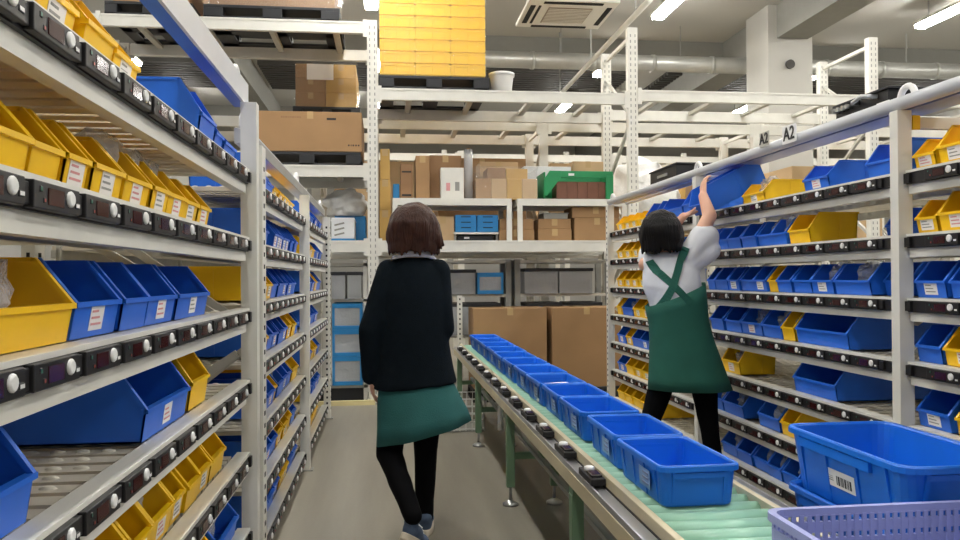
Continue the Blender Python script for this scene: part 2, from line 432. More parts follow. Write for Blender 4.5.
# signs
def text_mesh(body, size, matn):
    cu = bpy.data.curves.new('txt', 'FONT'); cu.body = body; cu.size = size; cu.extrude = 0.0015; cu.align_x = 'CENTER'; cu.align_y = 'CENTER'; cu.offset = size * 0.012
    o = bpy.data.objects.new('txt', cu); C.objects.link(o)
    dg = bpy.context.evaluated_depsgraph_get(); me = bpy.data.meshes.new_from_object(o.evaluated_get(dg))
    bpy.data.objects.remove(o); me.materials.clear(); me.materials.append(MATS[matn]); return me
def sign(name, loc, rz, w, h, label, plate, size, tilt=0):
    t = empty(name, loc, label, 'sign', None, rz)
    MB().box((-w / 2, -0.002, -h / 2), (w / 2, 0.002, h / 2), plate).build('plate', t)
    me = text_mesh('A2', size, 'black')
    put('lettering', me, t, (0, -0.004, 0), (math.pi / 2, 0, 0))
    return t
sign('aisle_sign', (1.995, 3.67, 1.945), -math.pi / 2, 0.135, 0.09, 'white sign reading A2 in black on the top rail right of the conveyor', 'white', 0.092)
sign('aisle_sign', (1.995, 3.93, 1.965), -math.pi / 2, 0.10, 0.075, 'smaller cream sign reading A2 past the white A2 sign on the same rail', 'rack_darker', 0.08)

# ------------------------------------------------------------------ picking bins
BINS = {}
def bin_mesh(w, d, h, col):
    key = (round(w, 2), round(d, 2), round(h, 2), col)
    if key in BINS: return BINS[key]
    w, d, h = key[:3]; mb = MB(); t = 0.004; hf = h * 0.45; run = min(0.055, d * 0.2)
    prof = [(-d + 0.01, 0), (0, 0), (0.012, hf), (-run, h), (-d, h)]
    mb.prism_y(prof, 0.004, 0.004 + t, col); mb.prism_y(prof, w - 0.004 - t, w - 0.004, col)
    mb.box((-d + 0.01, 0.004, 0), (0, w - 0.004, t), col)
    mb.prism_y([(-0.004, 0), (0, 0), (0.012, hf), (0.006, hf)], 0.004, w - 0.004, col)
    mb.prism_y([(-d + 0.01, 0), (-d + 0.015, 0), (-d + 0.006, h), (-d, h)], 0.004, w - 0.004, col)
    for y0 in (0.0, w - 0.012):                                                    # rolled rim on the sides
        mb.prism_y([(-run, h - 0.006), (-run + 0.003, h), (-run, h + 0.002), (-d, h + 0.002), (-d, h - 0.006)], y0, y0 + 0.012, col)
        mb.prism_y([(0.010, hf - 0.006), (0.016, hf), (-run + 0.004, h + 0.002), (-run - 0.004, h - 0.004)], y0, y0 + 0.012, col)
    mb.box((0.0, 0, hf - 0.008), (0.017, w, hf + 0.002), col)
    mb.box((-d - 0.003, 0, h - 0.008), (-d + 0.006, w, h + 0.002), col)
    mb.box((-d * 0.62, 0.001, 0.01), (-d * 0.6, 0.006, h * 0.9), col); mb.box((-d * 0.62, w - 0.006, 0.01), (-d * 0.6, w - 0.001, h * 0.9), col)
    BINS[key] = mb.mesh('picking_bin'); return BINS[key]
LABELS = {}
def label_mesh(w, h, v):
    key = (round(w, 2), round(h, 2), v)
    if key not in LABELS:
        w, h = key[:2]; mb = MB(); lh = min(0.05, h * 0.34); lw = min(0.07, w * 0.62)
        s = 0.012 / (h * 0.45)
        def Q(y0, y1, z0, z1, e, m): mb.prism_y([(z0 * s + e, z0), (z0 * s + e + 0.0008, z0), (z1 * s + e + 0.0008, z1), (z1 * s + e, z1)], y0, y1, m)
        y0 = (w - lw) / 2; z0 = h * 0.08
        Q(y0, y0 + lw, z0, z0 + lh, 0.0005, 'paper')
        for q in range(3):
            Q(y0 + lw * 0.1, y0 + lw * (0.85 - 0.15 * q), z0 + lh * (0.2 + 0.25 * q), z0 + lh * (0.29 + 0.25 * q), 0.0012, 'print_pink' if v else 'rack_grey')
        LABELS[key] = mb.mesh('label')
    return LABELS[key]
BAGS = []
def make_bag_meshes():
    for sd in range(5):
        bm = bmesh.new(); bmesh.ops.create_icosphere(bm, subdivisions=3, radius=1.0)
        for v in bm.verts:
            n = noise.noise(v.co * 2.1 + Vector((sd * 7, 3, 1))); n2 = noise.noise(v.co * 5 + Vector((1, sd * 5, 9)))
            v.co *= 1 + 0.45 * n + 0.22 * n2
            if v.co.z > 0.5: v.co.z += 0.25 * abs(noise.noise(v.co * 6 + Vector((sd, 0, 0))))
        zmin = min(v.co.z for v in bm.verts); zmax = max(v.co.z for v in bm.verts)
        xm = max(abs(v.co.x) for v in bm.verts); ym = max(abs(v.co.y) for v in bm.verts)
        for v in bm.verts: v.co = Vector((v.co.x / xm * 0.5, v.co.y / ym * 0.5, (v.co.z - zmin) / (zmax - zmin)))
        me = bpy.data.meshes.new('parts_bag'); bm.to_mesh(me); bm.free(); me.materials.append(MATS['clear_bag'])
        BAGS.append(me)
make_bag_meshes()
CN = {'Y': 'yellow', 'B': 'blue'}
BAYDECK = {}
def bin_row(bayname, shelf, z, side, bins, dd, hh, end):
    """bins: list of (ystart, yend, code) in aisle y from the camera; code: Y/B colour, then l label, g bag, dNN depth cm, hNN height cm, bNN set back cm"""
    import re
    zz = z + 0.034
    n = len(bins); order = sorted(bins, key=lambda b: b[0])
    for i, (ya, yb, code) in enumerate(order):
        num = i + 1 if end == 'camera' else n - i
        col = CN[code[0]]; d, h, back = dd, hh, 0.0
        q = re.search(r'd(\d+)', code); d = int(q.group(1)) / 100 if q else d
        q = re.search(r'h(\d+)', code); h = int(q.group(1)) / 100 if q else h
        q = re.search(r'b(\d+)', code); back = int(q.group(1)) / 100 if q else 0.0
        w = yb - ya - 0.004
        jit = rnd.uniform(-0.008, 0.004)
        x = (-0.575 + jit - back) if side > 0 else (2.075 - jit + back)
        o = put('picking_bin', bin_mesh(w, d, h, col), None, (x, ya + 0.002, zz) if side > 0 else (x, ya + 0.002 + round(w, 2), zz), (0, 0, 0 if side > 0 else math.pi))
        lab = 'l' in code; bag = 'g' in code
        endn = 'camera end' if end == 'camera' else 'far post'
        extra = ('labelled ' if lab else '')
        tag(o, f"{extra}{col} bin, {ORD[num]} from {endn}, {ORD[shelf]} shelf, {bayname}", 'bin', f"picking bins on the {ORD[shelf]} shelf of the {bayname}")
        if lab: put('label', label_mesh(w, h, i % 2), o, (0, 0, 0))
        if bag:
            bw = w * 0.8; bd = min(d * 0.5, 0.14); bh = min(h * rnd.uniform(1.1, 1.35), 0.155 if bayname != 'walkway rack near bay' else 0.2)
            gx = x - (0.03 + bd / 2) if side > 0 else x + (0.03 + bd / 2)
            g = put('parts_bag', rnd.choice(BAGS), None, (gx, (ya + yb) / 2, zz + 0.005), (0, 0, 0)); g.scale = (bd, bw, bh)
            tag(g, f"clear plastic bag in {col} bin, {ORD[num]} from {endn}, {ORD[shelf]} shelf, {bayname}", 'bag', f"clear bags in bins of the {bayname}")
LN, LM, LF = 'walkway rack near bay', 'walkway rack middle bay', 'walkway rack far bay'
# --- walkway side, near bay
bin_row(LN, 1, LV1[0], 1, [(1.0, 1.20, 'Yd30h15'), (1.21, 1.34, 'Ylgd30h15'), (1.35, 1.51, 'Yld30h15'), (1.54, 1.70, 'Yd30h15'), (1.72, 1.88, 'Yld30h14'), (2.46, 2.66, 'Bd30h19'), (2.68, 2.80, 'Bd30h15'), (2.82, 3.02, 'Bd30h13')], 0.3, 0.13, 'far post')
bin_row(LN, 2, LV1[1], 1, [(1.0, 1.2, 'Y'), (1.205, 1.33, 'Y'), (1.335, 1.455, 'Y'), (1.46, 1.57, 'Yl'), (1.58, 1.75, 'Yl'), (1.77, 1.95, 'Ylg'), (1.96, 2.1, 'Ylg'), (2.11, 2.29, 'Ylg'), (2.3, 2.46, 'Yl'), (2.47, 2.62, 'Yl'), (2.66, 2.96, 'Yb30')], 0.3, 0.145, 'far post')
bin_row(LN, 3, LV1[2], 1, [(1.12, 1.49, 'Yg'), (1.50, 1.74, 'Bl'), (1.75, 1.93, 'B'), (1.94, 2.18, 'Bl'), (2.2, 2.56, 'Bl'), (2.58, 2.96, 'Yb26')], 0.34, 0.155, 'far post')
bin_row(LN, 4, LV1[3], 1, [(1.02, 1.33, 'Bl'), (1.92, 2.32, 'Bld78h17'), (2.36, 2.58, 'Yd60h18'), (2.62, 2.98, 'Bb28d34h21')], 0.36, 0.17, 'far post')
bin_row(LN, 5, LV1[4], 1, [(1.42, 1.60, 'Y'), (1.61, 1.80, 'Y'), (1.81, 1.96, 'Yl'), (1.97, 2.16, 'Ylg'), (2.17, 2.29, 'Yl'), (2.3, 2.45, 'Y'), (2.46, 2.62, 'Yl'), (2.63, 2.84, 'Y')], 0.34, 0.16, 'far post')
bin_row(LN, 6, LV1[5], 1, [(2.0, 2.25, 'B'), (2.27, 2.5, 'Bg'), (2.52, 2.66, 'Y'), (2.68, 3.02, 'Bg')], 0.34, 0.15, 'far post')
# --- walkway side, middle bay
def pack(y0, spec, gap=0.006):
    out = []; y = y0; lim = 5.10 if y0 < 5 else 6.97
    for w, c in spec:
        if c and y + w < lim: out.append((y, y + w, c))
        y += w + gap
    return out
bin_row(LM, 1, LV2[0], 1, pack(3.55, [(0.24, 'Bh16'), (0.22, 'Bh14'), (0.18, 'Yl'), (0.16, 'Yl'), (0.16, 'Yl'), (0.16, 'Yl'), (0.2, 'Yl')]), 0.3, 0.12, 'camera')
bin_row(LM, 2, LV2[1], 1, pack(3.55, [(0.30, 'Bh16'), (0.14, ''), (0.13, 'Bl'), (0.13, 'Bl'), (0.13, 'Bl'), (0.13, 'Bl'), (0.13, 'Bl'), (0.08, ''), (0.13, 'B'), (0.13, 'B'), (0.1, 'B')]), 0.3, 0.16, 'camera')
bin_row(LM, 3, LV2[2], 1, pack(3.55, [(0.13, 'Yl'), (0.13, 'Yl'), (0.14, 'Yl'), (0.2, 'B'), (0.2, 'Bd40'), (0.2, 'Bl'), (0.2, 'Bl'), (0.2, 'B')]), 0.3, 0.155, 'camera')
bin_row(LM, 4, LV2[3], 1, pack(3.55, [(0.15, 'Bl'), (0.13, 'Yl'), (0.16, 'Bg'), (0.16, 'Bl'), (0.2, 'B'), (0.18, 'Bl'), (0.18, 'Yl'), (0.18, 'Y'), (0.14, 'B'), (0.13, 'B')]), 0.3, 0.155, 'camera')
bin_row(LM, 5, LV2[4], 1, pack(3.55, [(0.2, 'Bl'), (0.24, 'Blg'), (0.14, 'Y'), (0.22, 'Bg'), (0.22, 'Bl'), (0.16, 'B'), (0.3, 'Yd40h15')]), 0.3, 0.155, 'camera')
bin_row(LM, 6, LV2[5], 1, pack(3.55, [(0.18, 'B'), (0.18, 'Bl'), (0.2, 'B'), (0.2, 'Yl'), (0.2, 'Ylg'), (0.2, 'Y'), (0.2, 'B'), (0.16, 'B')]), 0.3, 0.155, 'camera')
bin_row(LM, 7, LV2[6], 1, pack(3.55, [(0.2, 'Bg'), (0.24, 'Bg'), (0.2, 'Bl'), (0.14, 'Y'), (0.2, 'Yl'), (0.22, 'B'), (0.2, 'Bg'), (0.18, 'B')]), 0.3, 0.155, 'camera')
# --- walkway side, far bay
bin_row(LF, 1, LV2[0], 1, pack(5.62, [(0.2, 'Bl'), (0.2, 'Bl'), (0.2, 'B'), (0.2, 'Bl'), (0.2, 'B'), (0.2, 'B'), (0.2, 'B')]), 0.3, 0.155, 'camera')
bin_row(LF, 2, LV2[1], 1, pack(5.62, [(0.22, 'Y'), (0.22, 'Yl'), (0.18, 'Y'), (0.22, 'B'), (0.2, 'Bl'), (0.2, 'B')]), 0.3, 0.155, 'camera')
bin_row(LF, 3, LV2[2], 1, pack(5.62, [(0.2, 'Bl'), (0.2, 'B'), (0.2, 'Bl'), (0.18, 'Yl'), (0.2, 'B'), (0.2, 'B')]), 0.3, 0.155, 'camera')
bin_row(LF, 4, LV2[3], 1, pack(5.62, [(0.22, 'B'), (0.22, 'Bl'), (0.22, 'B'), (0.22, 'Bl')]), 0.3, 0.155, 'camera')
bin_row(LF, 5, LV2[4], 1, pack(5.62, [(0.2, 'B'), (0.2, 'Bl'), (0.2, 'Y'), (0.2, 'Yl'), (0.2, 'B')]), 0.3, 0.155, 'camera')
bin_row(LF, 6, LV2[5], 1, pack(5.62, [(0.18, 'Y'), (0.2, 'Bl'), (0.2, 'B'), (0.2, 'Bl'), (0.2, 'B')]), 0.3, 0.155, 'camera')
bin_row(LF, 7, LV2[6], 1, pack(5.62, [(0.22, 'Yl'), (0.22, 'Y'), (0.22, 'Y'), (0.2, 'Y')]), 0.3, 0.155, 'camera')
# --- conveyor side
RN, RM, RF = 'conveyor-side rack near bay', 'conveyor-side rack middle bay', 'conveyor-side rack far bay'
bin_row(RN, 1, RV[0], -1, [(2.08, 2.28, 'Bd40'), (2.30, 2.53, 'Yl'), (2.54, 2.71, 'Ylh15'), (2.72, 2.84, 'Yl')], 0.26, 0.12, 'far post')
bin_row(RN, 2, RV[1], -1, [(2.30, 2.52, 'Yl'), (2.53, 2.71, 'Ylh15'), (2.72, 2.84, 'Yl')], 0.26, 0.13, 'far post')
bin_row(RN, 3, RV[2], -1, [(2.16, 2.43, 'Bl'), (2.45, 2.66, 'Bl'), (2.67, 2.84, 'Bl')], 0.32, 0.145, 'far post')
bin_row(RN, 4, RV[3], -1, [(2.25, 2.48, 'Y'), (2.49, 2.69, 'Yl'), (2.70, 2.84, 'B')], 0.32, 0.145, 'far post')
bin_row(RN, 5, RV[4], -1, [(2.22, 2.40, 'B'), (2.41, 2.63, 'Yl'), (2.66, 2.84, 'Bl')], 0.32, 0.145, 'far post')
bin_row(RM, 1, RV[0], -1, [(2.96, 3.15, 'Bd26h15'), (3.44, 3.66, 'Bld30h13'), (4.08, 4.34, 'Ylgd24h12')], 0.25, 0.12, 'camera')
bin_row(RM, 2, RV[1], -1, [(3.0, 3.4, 'Bb26d40h15'), (3.62, 3.82, 'Yd25h15'), (3.84, 4.0, 'Bg'), (4.01, 4.17, 'Bg'), (4.18, 4.36, 'B'), (4.37, 4.55, 'Bd36'), (4.56, 4.74, 'B'), (4.75, 4.85, 'B')], 0.25, 0.14, 'camera')
bin_row(RM, 3, RV[2], -1, [(2.95, 3.12, 'Bb6'), (3.13, 3.40, 'Bg'), (3.41, 3.60, 'Blg'), (3.61, 3.78, 'B'), (3.79, 3.94, 'B'), (3.95, 4.05, 'Y'), (4.06, 4.21, 'Bl'), (4.22, 4.39, 'B'), (4.40, 4.55, 'Bl'), (4.56, 4.74, 'B'), (4.75, 4.86, 'B')], 0.32, 0.145, 'camera')
bin_row(RM, 4, RV[3], -1, [(3.3, 3.75, 'Bd76h16'), (3.77, 3.90, 'Yg'), (3.91, 4.12, 'Bg'), (4.13, 4.38, 'Blg'), (4.39, 4.60, 'B'), (4.61, 4.80, 'B')], 0.34, 0.15, 'camera')
bin_row(RM, 5, RV[4], -1, [(3.40, 3.78, 'Bd76h16'), (4.40, 4.64, 'Ylgd22h16')], 0.34, 0.16, 'camera')
bin_row(RM, 6, RV[5], -1, [(3.78, 3.92, 'Yd40'), (3.94, 4.18, 'Bgd40'), (4.35, 4.62, 'Bgd50'), (4.63, 4.82, 'Bg')], 0.36, 0.15, 'camera')
bin_row(RM, 7, RV[6], -1, [(3.55, 3.72, 'B'), (3.73, 3.9, 'Bg'), (3.91, 4.06, 'Bg'), (4.07, 4.24, 'Bg'), (4.25, 4.44, 'B'), (4.45, 4.66, 'Bg')], 0.34, 0.14, 'camera')
def packr(y1, spec, gap=0.006):
    out = []; y = y1
    for w, c in spec:
        if c: out.append((y - w, y, c))
        y -= w + gap
    return out
bin_row(RF, 1, RV[0], -1, packr(6.85, [(0.19, 'Yl'), (0.19, 'Yl'), (0.19, 'Yl'), (0.22, 'Yl'), (0.22, 'Bh17'), (0.12, ''), (0.42, 'Bh17'), (0.3, 'Bh19')]), 0.3, 0.13, 'far post')
bin_row(RF, 2, RV[1], -1, packr(6.85, [(0.2, 'Yl'), (0.2, 'Yl'), (0.2, 'Yl'), (0.24, 'Yl'), (0.2, 'B')]), 0.3, 0.14, 'far post')
bin_row(RF, 3, RV[2], -1, packr(6.85, [(0.19, 'Yl'), (0.19, 'Yl'), (0.19, 'Yl'), (0.19, 'Yl'), (0.26, 'B'), (0.2, 'B')]), 0.3, 0.14, 'far post')
bin_row(RF, 4, RV[3], -1, packr(6.85, [(0.12, 'Y'), (0.3, 'Bgd40'), (0.24, 'Yl'), (0.24, 'Yl'), (0.24, 'Y')]), 0.3, 0.15, 'far post')
bin_row(RF, 5, RV[4], -1, packr(6.85, [(0.22, 'Bl'), (0.17, 'Yl'), (0.22, 'B'), (0.22, 'Bl'), (0.16, 'Yl'), (0.2, 'B')]), 0.3, 0.15, 'far post')
bin_row(RF, 6, RV[5], -1, packr(6.85, [(0.24, 'Bl'), (0.2, 'Y'), (0.2, 'Yl'), (0.22, 'Yl'), (0.22, 'Bl'), (0.2, 'B')]), 0.3, 0.15, 'far post')
bin_row(RF, 7, RV[6], -1, packr(6.85, [(0.2, 'Y'), (0.2, 'Y'), (0.2, 'Y'), (0.22, 'Yl'), (0.22, 'Y')]), 0.3, 0.15, 'far post')
# the bin being pulled out
o = put('picking_bin', bin_mesh(0.19, 0.42, 0.15, 'blue'), None, (1.865, 4.55, 1.605), (0, R(27), math.pi))
tag(o, 'blue bin tilted down off the top shelf in the reaching woman\'s hands', 'bin')
# things on top of the right rack
t = empty('control_box', (2.065, 3.19, 1.913), 'black electrical box with silver connectors on the rail above the A2 rack', 'box')
M = Matrix.Rotation(R(0), 4, 'Z')
MB().box((0.0, -0.19, 0), (0.19, 0.19, 0.1), 'black').build('case', t, bevel=0.004)
MB().box((-0.01, -0.2, 0.1), (0.2, 0.2, 0.108), 'pallet').build('lid', t)
for k in range(4):
    MB().tube([(-0.001, 0.17 - k * 0.035, 0.08), (-0.03, 0.17 - k * 0.035, 0.08)], 0.011, 'steel', 10).build('connector', t)
MB().tube([(-0.0, 0.02, 0.085), (-0.05, -0.02, 0.075), (-0.05, -0.08, 0.09), (-0.0, -0.12, 0.08)], 0.010, 'alu', 8).build('cable', t)
MB().box((-0.006, -0.2, 0.03), (0.0, -0.12, 0.05), 'white').build('switch', t)
t = empty('control_box', (2.05, 5.62, 1.95), 'black box lying on the rail above the far bay beside the white wrapped load', 'box')
MB().box((0, -0.28, 0), (0.3, 0.28, 0.09), 'black').build('case', t, bevel=0.006)
MB().box((-0.006, -0.29, 0.09), (0.306, 0.29, 0.1), 'pallet').build('lid', t)
MB().box((-0.008, -0.1, 0.03), (0.0, 0.1, 0.05), 'rack_grey').build('front_plate', t)

# ------------------------------------------------------------------ conveyor
YC0, YC1 = 0.9, 7.55
t = conv = empty('roller_conveyor', (0, 0, 0), 'long roller conveyor with mint rollers and green legs beside the walkway', 'conveyor')
L0, L1 = YC0, YC1
MB().box((0.638, L0, 0.50), (0.662, L1, 0.552), 'cream').box((0.655, L0, 0.50), (0.69, L1, 0.508), 'cream').build('side_rail', t, bevel=0.002)
mb = MB().box((0.640, L0, 0.552), (0.700, L1, 0.562), 'alu').box((0.640, L0, 0.562), (0.646, L1, 0.572), 'alu').box((0.647, L0, 0.5625), (0.653, L1, 0.564), 'black').box((0.690, L0, 0.562), (0.694, L1, 0.566), 'black')
mb.build('display_channel', t)
MB().box((0.694, L0, 0.50), (0.716, L1, 0.600), 'cream').build('inner_rail', t, bevel=0.002)
MB().box((1.062, L0, 0.45), (1.082, L1, 0.598), 'cream').build('side_rail', t, bevel=0.002)
MB().box((1.082, L0, 0.552), (1.15, L1, 0.562), 'alu').box((1.144, L0, 0.562), (1.15, L1, 0.574), 'alu').box((1.1, L0, 0.5625), (1.106, L1, 0.564), 'black').build('display_channel', t)
MB().box((1.128, L0, 0.45), (1.15, L1, 0.552), 'cream').build('side_rail', t)
rm = MB().tube([(0, 0, 0), (0.346, 0, 0)], 0.030, 'roller', 20).tube([(-0.006, 0, 0), (0.352, 0, 0)], 0.008, 'steel', 8).mesh('roller')
y = L0 + 0.05; k = 0
while y < L1 - 0.03:
    put('roller', rm, t, (0.716, y, 0.556)); y += 0.0755; k += 1
dv = MB().box((0, 0, 0), (0.048, 0.17, 0.022), 'black').box((0.006, 0.02, 0.022), (0.042, 0.09, 0.03), 'black')
dvm = dv.mesh('display_unit', 0.003)
scm = MB().box((0.010, 0.03, 0.030), (0.038, 0.08, 0.0315), 'screen').mesh('screen')
bum = MB().tube([(0.024, 0.118, 0.02), (0.024, 0.118, 0.034), (0.024, 0.118, 0.037)], [0.018, 0.018, 0.012], 'white', 12).mesh('push_button')
y = 2.06 - 0.0; 
for k in range(14):
    yy = 2.43 + k * 0.385
    if yy > L1 - 0.2: break
    d = put('display_unit', dvm, t, (0.643, yy + 0.17, 0.572)); d.rotation_euler = (0, 0, 0); d.location = (0.643, yy, 0.572)
    put('screen', scm, d); put('push_button', bum, d)
    d = put('display_unit', dvm, t, (1.090, yy + 0.36, 0.572)); put('screen', scm, d); put('push_button', bum, d)
for y in (1.15, 2.71, 4.21, 5.71, 7.2):
    for x in (0.662, 0.905):
        lg = MB().box((x - 0.022, y - 0.022, 0.10), (x + 0.022, y + 0.022, 0.4715), 'frame_green').build('leg', t, bevel=0.003)
        MB().tube([(x, y, 0.012), (x, y, 0.11)], 0.009, 'steel', 10).tube([(x, y, 0.0), (x, y, 0.010), (x, y, 0.018), (x, y, 0.03)], [0.043, 0.043, 0.03, 0.012], 'steel', 18).build('levelling_foot', lg)
    MB().box((0.684, y - 0.015, 0.25), (0.883, y + 0.015, 0.285), 'frame_green').build('crossbar', t)
    MB().box((0.642, y - 0.03, 0.472), (1.06, y + 0.03, 0.499), 'frame_green').build('bracket', t)
MB().box((0.772, 1.0, 0.285), (0.796, 7.3, 0.305), 'rack_grey').build('brace_bar', t)
tg = empty('hanging_tube', (0.715, 4.95, 0.262), 'white plastic tube hanging under the conveyor beside its leg', 'tube')
MB().tube([(0, 0, 0.0), (0, 0, 0.155)], 0.017, 'white', 12).build('tube_body', tg)
MB().tube([(0, 0, 0.155), (0, 0, 0.164)], 0.004, 'black', 6).tube([(0, 0, 0.162), (0, 0, 0.19)], 0.004, 'black', 6).build('hook', tg)
# wire basket on floor under the conveyor
t = empty('wire_basket', (0.60, 6.45, 0.0), 'pale wire basket standing on the floor behind the conveyor legs', 'basket')
mb = MB()
for z in (0.02, 0.08, 0.14, 0.20, 0.26):
    mb.tube([(-0.17, -0.2, z), (0.17, -0.2, z), (0.17, 0.2, z), (-0.17, 0.2, z), (-0.17, -0.2, z)], 0.005, 'white', 6)
for k in range(8):
    for yy in (-0.2, 0.2): mb.tube([(-0.17 + k * 0.0486, yy, 0.005), (-0.17 + k * 0.0486, yy, 0.26)], 0.003, 'white', 5)
for k in range(9):
    for xx in (-0.17, 0.17): mb.tube([(xx, -0.2 + k * 0.05, 0.005), (xx, -0.2 + k * 0.05, 0.26)], 0.003, 'white', 5)
mb.build('wire_sides', t)
MB().box((-0.17, -0.2, 0.0), (0.17, 0.2, 0.008), 'rack_grey').build('base', t)

# conveyor totes
def rrect(x0, y0, x1, y1, r, z, n=5):
    pts = []
    for cx, cy, a0 in ((x1 - r, y1 - r, 0), (x0 + r, y1 - r, 90), (x0 + r, y0 + r, 180), (x1 - r, y0 + r, 270)):
        for k in range(n): 
            a = R(a0 + 90 * k / (n - 1)); pts.append((cx + r * math.cos(a), cy + r * math.sin(a), z))
    return pts
def tub_mesh(W, L, H, taper, lip, matn, ribs=True, t=0.004, r=0.03, handle=False):
    """open tub centred on x,y with base at 0"""
    mb = MB(); w, l = W / 2, L / 2
    def rr(i, z, e=0): return rrect(-w + i - e, -l + i - e, w - i + e, l - i + e, max(0.006, r - i * 0.3 + e), z)
    prof = [(taper + 0.004, 0.0), (taper, 0.006), (lip, H - 0.022), (lip, H - 0.018), (0.0, H - 0.018), (0.0, H - 0.004), (0.003, H), (lip - 0.001, H), (lip + t, H - 0.006), (taper + t, 0.01)]
    mb.rings([rr(i, z) for i, z in prof], matn, caps=True, smooth=False)
    if ribs:
        for s in (-1, 1):
            for fx in (-0.62, 0.62):                                   # ribs on the short ends
                mb.add([(fx * w - 0.005, s * (l - taper + 0.001), 0.004), (fx * w + 0.005, s * (l - taper + 0.001), 0.004), (fx * w + 0.005, s * (l - 0.004), H - 0.02), (fx * w - 0.005, s * (l - 0.004), H - 0.02),
                        (fx * w - 0.005, s * (l - taper - 0.006), 0.004), (fx * w + 0.005, s * (l - taper - 0.006), 0.004), (fx * w + 0.005, s * (l - lip - 0.004), H - 0.02), (fx * w - 0.005, s * (l - lip - 0.004), H - 0.02)],
                       [(0, 1, 2, 3), (4, 7, 6, 5), (0, 3, 7, 4), (1, 5, 6, 2), (0, 4, 5, 1), (3, 2, 6, 7)], matn)
            mb.box((-0.62 * w, s * (l - lip) - 0.006, H - 0.036), (0.62 * w, s * (l - lip) + 0.006, H - 0.022), matn)
            for fy in (-0.7, -0.25, 0.25, 0.7):
                mb.add([(s * (w - taper + 0.001), fy * l - 0.005, 0.004), (s * (w - taper + 0.001), fy * l + 0.005, 0.004), (s * (w - 0.004), fy * l + 0.005, H - 0.02), (s * (w - 0.004), fy * l - 0.005, H - 0.02),
                        (s * (w - taper - 0.006), fy * l - 0.005, 0.004), (s * (w - taper - 0.006), fy * l + 0.005, 0.004), (s * (w - lip - 0.004), fy * l + 0.005, H - 0.02), (s * (w - lip - 0.004), fy * l - 0.005, H - 0.02)],
                       [(0, 1, 2, 3), (4, 7, 6, 5), (0, 3, 7, 4), (1, 5, 6, 2), (0, 4, 5, 1), (3, 2, 6, 7)], matn)
    return mb.mesh('tote')
tm = tub_mesh(0.245, 0.41, 0.12, 0.018, 0.010, 'tote', r=0.028)
tlab = MB().prism_y([(-0.1160, 0.03), (-0.1152, 0.03), (-0.1172, 0.085), (-0.1180, 0.085)], -0.11, -0.02, 'label_film')
for k in range(3): tlab.prism_y([(-0.1190, 0.04 + k * 0.015), (-0.1165, 0.04 + k * 0.015), (-0.1169, 0.046 + k * 0.015), (-0.1195, 0.046 + k * 0.015)], -0.10, -0.05, 'rail_lilac')
tlm = tlab.mesh('paper_label')
ys = [2.115, 2.545, 3.0 + 0.01, 3.43, 3.85, 4.28, 4.72, 5.15, 5.575, 6.0, 6.43, 6.86]
for i, y in enumerate(ys):
    o = put('tote', tm, None, (0.878 + rnd.uniform(-0.006, 0.006), y + 0.205, 0.586), (0, 0, R(rnd.uniform(-1.2, 1.2))))
    lab = ['front blue tote on the conveyor, nearest the bare rollers', 'second blue tote on the conveyor, right behind the front one', 'third blue tote on the conveyor, before the one before the papers', 'blue tote on the conveyor just in front of the one holding papers', 'blue tote on the conveyor with white papers inside']
    tag(o, lab[i] if i < 5 else f'small blue tote on the conveyor, {ORD[i - 4]} behind the one holding papers', 'tote', 'blue totes in a row on the conveyor')
    put('paper_label', tlm, o, (0.0, 0, 0))
pp = MB()
for k in range(4):
    M = Matrix.Translation((0.85 + 0.02 * k, ys[4] + 0.15 + 0.03 * k, 0.602 + 0.016 * k)) @ Matrix.Rotation(R(10 * k - 15), 4, 'Z') @ Matrix.Rotation(R(5), 4, 'X')
    pp.box((-0.075, -0.06, 0), (0.075, 0.06, 0.014), 'paper', M)
tag(pp.build('paper_bundle'), 'white bundle of papers lying in the fifth tote on the conveyor', 'papers')

# big totes on a cart
t = empty('tote_cart', (1.40, 1.99, 0), 'low grey cart carrying the two stacked large totes', 'cart')
MB().box((-0.17, -0.3, 0.40), (0.17, 0.3, 0.43), 'rack_grey').build('deck', t)
for sx in (-0.14, 0.14):
    for sy in (-0.26, 0.26):
        lg = MB().box((sx - 0.015, sy - 0.015, 0.08), (sx + 0.015, sy + 0.015, 0.4), 'rack_grey').build('leg', t)
        MB().tube([(sx - 0.012, sy, 0.04), (sx + 0.012, sy, 0.04)], 0.04, 'black', 16).box((sx - 0.006, sy - 0.006, 0.045), (sx + 0.006, sy + 0.006, 0.085), 'steel').build('caster', lg)
def big_tote(z, label):
    o = put('large_tote', tub_mesh(0.345, 0.57, 0.185, 0.032, 0.012, 'tote', r=0.05), None, (1.373, 1.985, z))
    tag(o, label, 'tote', 'large blue totes by the near right corner')
    mb = MB().prism_y([(-0.1690, 0.138), (-0.1500, 0.138), (-0.1560, 0.163), (-0.1690, 0.163)], -0.14, 0.20, 'tote')
    mb.build('grip_rib', o)
    return o
o = big_tote(0.430, 'large blue tote at the bottom of the stack, mostly hidden under the upper tote')
o = big_tote(0.602, 'large blue tote with a barcode label on top of the stack by the rack')
def side_x(z): return -(0.345 / 2 - 0.032 + (0.032 - 0.012) * z / 0.163) - 0.0015
mb = MB(); mb.prism_y([(side_x(0.055), 0.055), (side_x(0.055) + 0.001, 0.055), (side_x(0.103) + 0.001, 0.103), (side_x(0.103), 0.103)], -0.055, 0.075, 'paper')
for k, wv in enumerate((3, 1, 2, 1, 3, 1, 2, 2, 1, 3, 1, 2)):
    y0 = -0.04 + k * 0.006
    mb.prism_y([(side_x(0.063) - 0.0006, 0.063), (side_x(0.063), 0.063), (side_x(0.088), 0.088), (side_x(0.088) - 0.0006, 0.088)], y0, y0 + 0.0016 * wv, 'print_dark')
